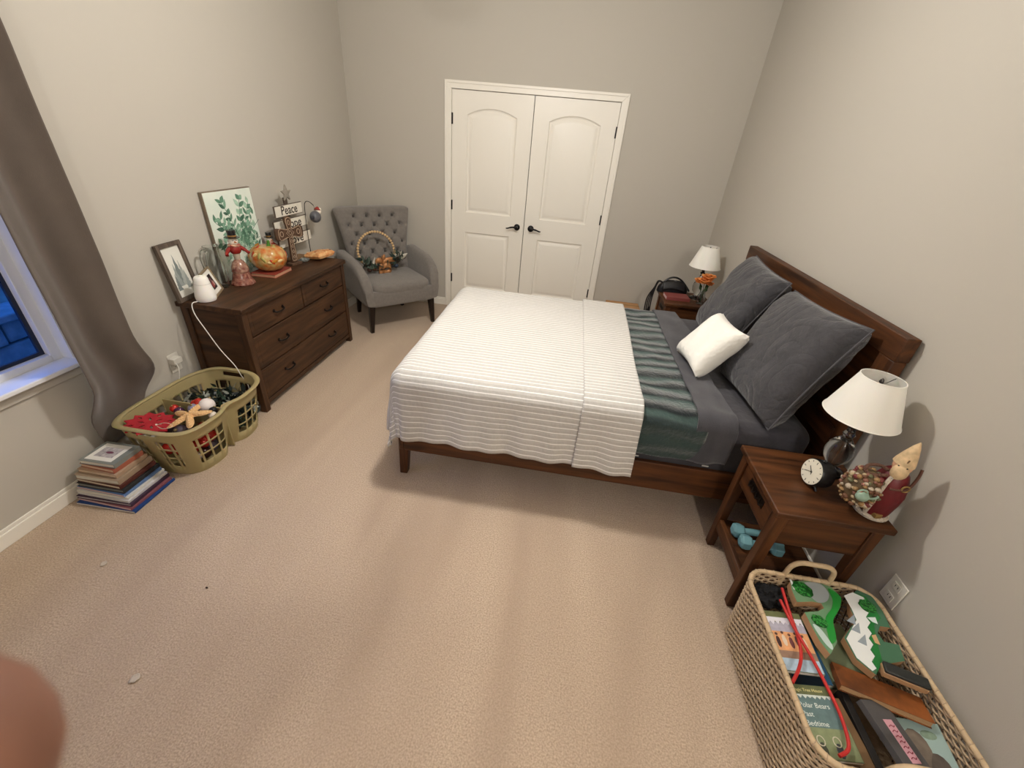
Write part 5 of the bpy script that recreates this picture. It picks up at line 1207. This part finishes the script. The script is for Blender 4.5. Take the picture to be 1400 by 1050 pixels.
# ------------------------------------------------------------ cardboard box beyond the bed
cb = thing('cardboard_box', 'tan cardboard box on the floor between bed and closet wall', 'box', (2.89, -.115, 0))
KB = mat('cardboard', (186, 140, 96), .85, var=.08, vscale=12)
mb = MB()
for a in ((-.17, .17, -.09, -.086), (-.17, .17, .086, .09), (-.17, -.166, -.086, .086), (.166, .17, -.086, .086)): mb.bx(*a, 0, .285)
mb.bx(-.17, .17, -.09, .09, 0, .004).build('carton', KB, cb)
for s in (-1, 1): MB().bx(-.168, .168, *sorted((s * .09, s * .006)), .285, .289).build('flap', KB, cb)
MB().bx(-.168, .168, -.025, .025, .2892, .2896).build('packing_tape', mat('tape', (176, 136, 90), .25), cb)
# ------------------------------------------------------------ wall outlets
PW = mat('outlet_plastic', (214, 209, 198), .4)
def outlet(name, label, loc, rz):
    t = thing(name, label, 'outlet', loc, rz)
    MB().bx(-.036, .036, -.005, 0, -.058, .058).build('plate', PW, t, bevel=.002)
    for z in (-.026, .026):
        q = MB().bx(-.017, .017, -.007, -.005, z - .015, z + .015).build('socket', PW, t, bevel=.003)
        for x in (-.006, .006): MB().bx(x - .001, x + .001, -.0075, -.0065, z - .002, z + .007).build('slot', BLACKM, q)
    return t
outlet('wall_outlet', 'white outlet plate low on the left wall beside the dresser', (.001, -2.525, .385), PI / 2)
outlet('wall_outlet', 'white outlet plate on the right wall behind the rattan basket', (W - .001, -3.305, .378), -PI / 2)
cg = thing('charger_plug', 'white charger plug in the outlet beside the curtain', 'charger', (.0085, -2.535, .405))
MB().bx(0, .038, -.028, .028, -.016, .022).build('charger_body', PW, cg, bevel=.004)
MB().tube(smooth_path([(.036, -.018, -.004), (.055, -.03, -.03), (.05, -.04, -.08), (.03, -.045, -.14), (.02, -.04, -.22)], 6), .0022, 6).build('charger_cable', mat('white_cable', (236, 233, 226), .45), cg)
# lint on the carpet
LN = mat('lint', (196, 184, 168), .95)
for (x, y, s, lab) in ((.463, -3.541, .016, 'white scrap of lint on the carpet near the book stack'), (.967, -3.895, .019, 'white scrap of lint on the carpet in the foreground')):
    t = thing('lint_scrap', lab, 'lint', (x, y, 0)); mb = MB()
    mb.grid(lambda u, v: (s * (u - .5) * (1.5 - abs(2 * v - 1) ** 2 * 1.1) + .007 * fn(u * 3, v * 4, x * 9), s * (v - .5) * 1.5 + .005 * fn(u * 5, v * 2, x * 7), .003 + .004 * abs(fn(u * 5 + x, v * 5))), 8, 8); o = mb.build('scrap', LN, t, smooth=180); o.modifiers.new('t', 'SOLIDIFY').thickness = .002
t = thing('carpet_crumb', 'tiny dark crumb on the carpet', 'crumb', (.952, -3.558, .002)); MB().ball((0, 0, .002), (.006, .003, .003), 8, 5).build('crumb', mat('crumb', (50, 36, 30), .9), t)
# ------------------------------------------------------------ photographer (only a fingertip reaches into the picture)
def cs(r, u, f): return CAMP + CR * r + CU * u + CF * f
SKIN = mat('skin', (142, 99, 80), .6, var=.06, vscale=60, sss=.15); 
def skinned(name, nodes, edges, m, parent, root, sub=2):
    idx = {k: i for i, k in enumerate(nodes)}
    me = bpy.data.meshes.new(name); me.from_pydata([tuple(nodes[k][0]) for k in nodes], [(idx[a], idx[b]) for a, b in edges], [])
    o = obj(name, me, m, parent); o.modifiers.new('skin', 'SKIN')
    if not me.skin_vertices: me.attributes
    sv = me.skin_vertices[0].data
    for k in nodes:
        r = nodes[k][1]; sv[idx[k]].radius = r if isinstance(r, tuple) else (r, r)
    sv[idx[root]].use_root = True
    o.modifiers['skin'].use_smooth_shade = True
    s = o.modifiers.new('sub', 'SUBSURF'); s.levels = sub; s.render_levels = sub
    return o
def chain(nodes, edges, start, pts, pre):
    p = start
    for i, (q, r) in enumerate(pts): k = '%s%d' % (pre, i); nodes[k] = (Vector(q), r); edges.append((p, k)); p = k
    return p
PX, PY = 2.02, -5.02
ps = thing('person', 'person taking the photograph, blurred fingertip at the lower left edge', 'person', (PX, PY, 0))
N = {}; E = []
N['pel'] = (Vector((PX, PY, .95)), (.165, .12))
top = chain(N, E, 'pel', [((PX, PY, 1.28), (.18, .125)), ((PX + .01, PY + .01, 1.49), (.066, .066)), ((PX + .02, PY + .04, 1.60), (.085, .098)), ((PX + .02, PY + .045, 1.71), (.09, .105))], 'sp')
for s, nm in ((-1, 'l'), (1, 'r')):
    chain(N, E, 'pel', [((PX + s * .105, PY, .72), (.105, .11)), ((PX + s * .11, PY + .01, .48), (.08, .082)), ((PX + s * .115, PY - .02, .28), (.068, .072)), ((PX + s * .12, PY - .02, .09), (.046, .05)), ((PX + s * .125, PY + .07, .045), (.052, .042)), ((PX + s * .13, PY + .17, .036), (.045, .032))], 'leg' + nm)
wl_, wr2 = cs(-.125, -.10, -.03), cs(.13, -.10, -.03)
for s, nm, w, el in ((-1, 'l', wl_, Vector((1.80, -4.80, 1.30))), (1, 'r', wr2, Vector((2.36, -4.80, 1.30)))):
    chain(N, E, 'sp0', [((PX + s * .21, PY, 1.41), .078), (Vector((PX + s * .20, PY, 1.40)).lerp(el, .5), .064), (el, .052), (el.lerp(w, .5), .046), (w, (.034, .028))], 'arm' + nm)
    # palm and five fingers
    a = -1 if s < 0 else 1
    palm = cs(a * .108, -.065, -.012)
    N['palm' + nm] = (palm, (.030, .016)); E.append(('arm%s4' % nm, 'palm' + nm))
    kn = cs(a * .096, -.030, -.010); N['kn' + nm] = (kn, (.026, .013)); E.append(('palm' + nm, 'kn' + nm))
    if s < 0: idx_ = [(cs(-.092, -.034, .008), .0095), (cs(-.080, -.056, .026), .0125), (cs(-.060, -.044, .034), .0130), (cs(-.0432, -.0250, .0335), .0128)]
    else: idx_ = [(cs(.088, .0, -.004), .0095), (cs(.080, .02, -.004), .009), (cs(.070, .035, -.004), .008)]
    chain(N, E, 'kn' + nm, idx_, 'ix' + nm)
    for j, (du, L) in enumerate(((-.048, 1.0), (-.066, .95), (-.083, .8))):
        chain(N, E, 'palm' + nm, [(cs(a * .098, du, .004), .0092), (cs(a * .088, du - .004, .018), .0088), (cs(a * (.088 - .020 * L), du - .008, .016), .0078)], 'f%d%s' % (j, nm))
    chain(N, E, 'palm' + nm, [(cs(a * .088, -.085, -.030), .012), (cs(a * .066, -.070, -.038), .010), (cs(a * .048, -.052, -.034), .0085)], 'th' + nm)
for k in N: N[k] = (N[k][0] - Vector((PX, PY, 0)), N[k][1])
skinned('body', N, E, SKIN, ps, 'pel')
hair = MB().ball((.02, -.005, 1.705), (.098, .105, .098), 22, 14); hair.build('hair', mat('brown_hair', (60, 42, 30), .7, bump=.5, bscale=90), ps)
for s in (-1, 1): MB().ball((.02 + s * .034, .142, 1.665), (.010, .006, .007), 10, 6).build('eye', mat('eye_white', (230, 226, 220), .3), ps)
MB().ball((.02, .152, 1.635), (.012, .016, .018), 10, 8).build('nose', SKIN, ps)
MB().ball((.02, .132, 1.595), (.022, .008, .006), 10, 6).build('mouth', mat('lips', (170, 90, 84), .5), ps)
for s in (-1, 1): MB().ball((.02 + s * .092, .04, 1.65), (.010, .018, .028), 10, 8).build('ear', SKIN, ps)
def ell(cx, cy, z, a, b, n=28): return [(cx + a * math.cos(2 * PI * i / n), cy + b * math.sin(2 * PI * i / n), z) for i in range(n)]
SHM = mat('navy_shirt', (52, 58, 76), .9); TRM = mat('dark_denim', (44, 50, 66), .9)
sh = loft(MB(), [ell(0, 0, z, a, b) for z, a, b in ((.86, .195, .15), (.98, .19, .145), (1.12, .185, .14), (1.27, .205, .15), (1.37, .225, .135), (1.43, .19, .115), (1.475, .10, .085), (1.50, .085, .08))])
for nm in 'lr':
    p0, p1, p2 = N['arm%s0' % nm][0], N['arm%s1' % nm][0], N['arm%s2' % nm][0]; p0 = p0 * .8 + Vector((0, 0, 1.40)) * .2
    sh.tube([p0, N['arm%s0' % nm][0], p0.lerp(p1, .6), p1], [.075, .082, .078, .074], 16)
sh.build('shirt', SHM, ps, smooth=70)
tr = loft(MB(), [ell(0, 0, z, a, b) for z, a, b in ((.74, .15, .11), (.80, .195, .14), (.88, .192, .148), (.98, .183, .14), (1.0, .18, .135))])
for nm in 'lr': tr.tube([N['leg%s0' % nm][0] + Vector((0, 0, .1)), N['leg%s0' % nm][0], N['leg%s1' % nm][0], N['leg%s2' % nm][0], N['leg%s3' % nm][0]], [.105, .11, .088, .08, .07], 20)
tr.build('trousers', TRM, ps, smooth=70)
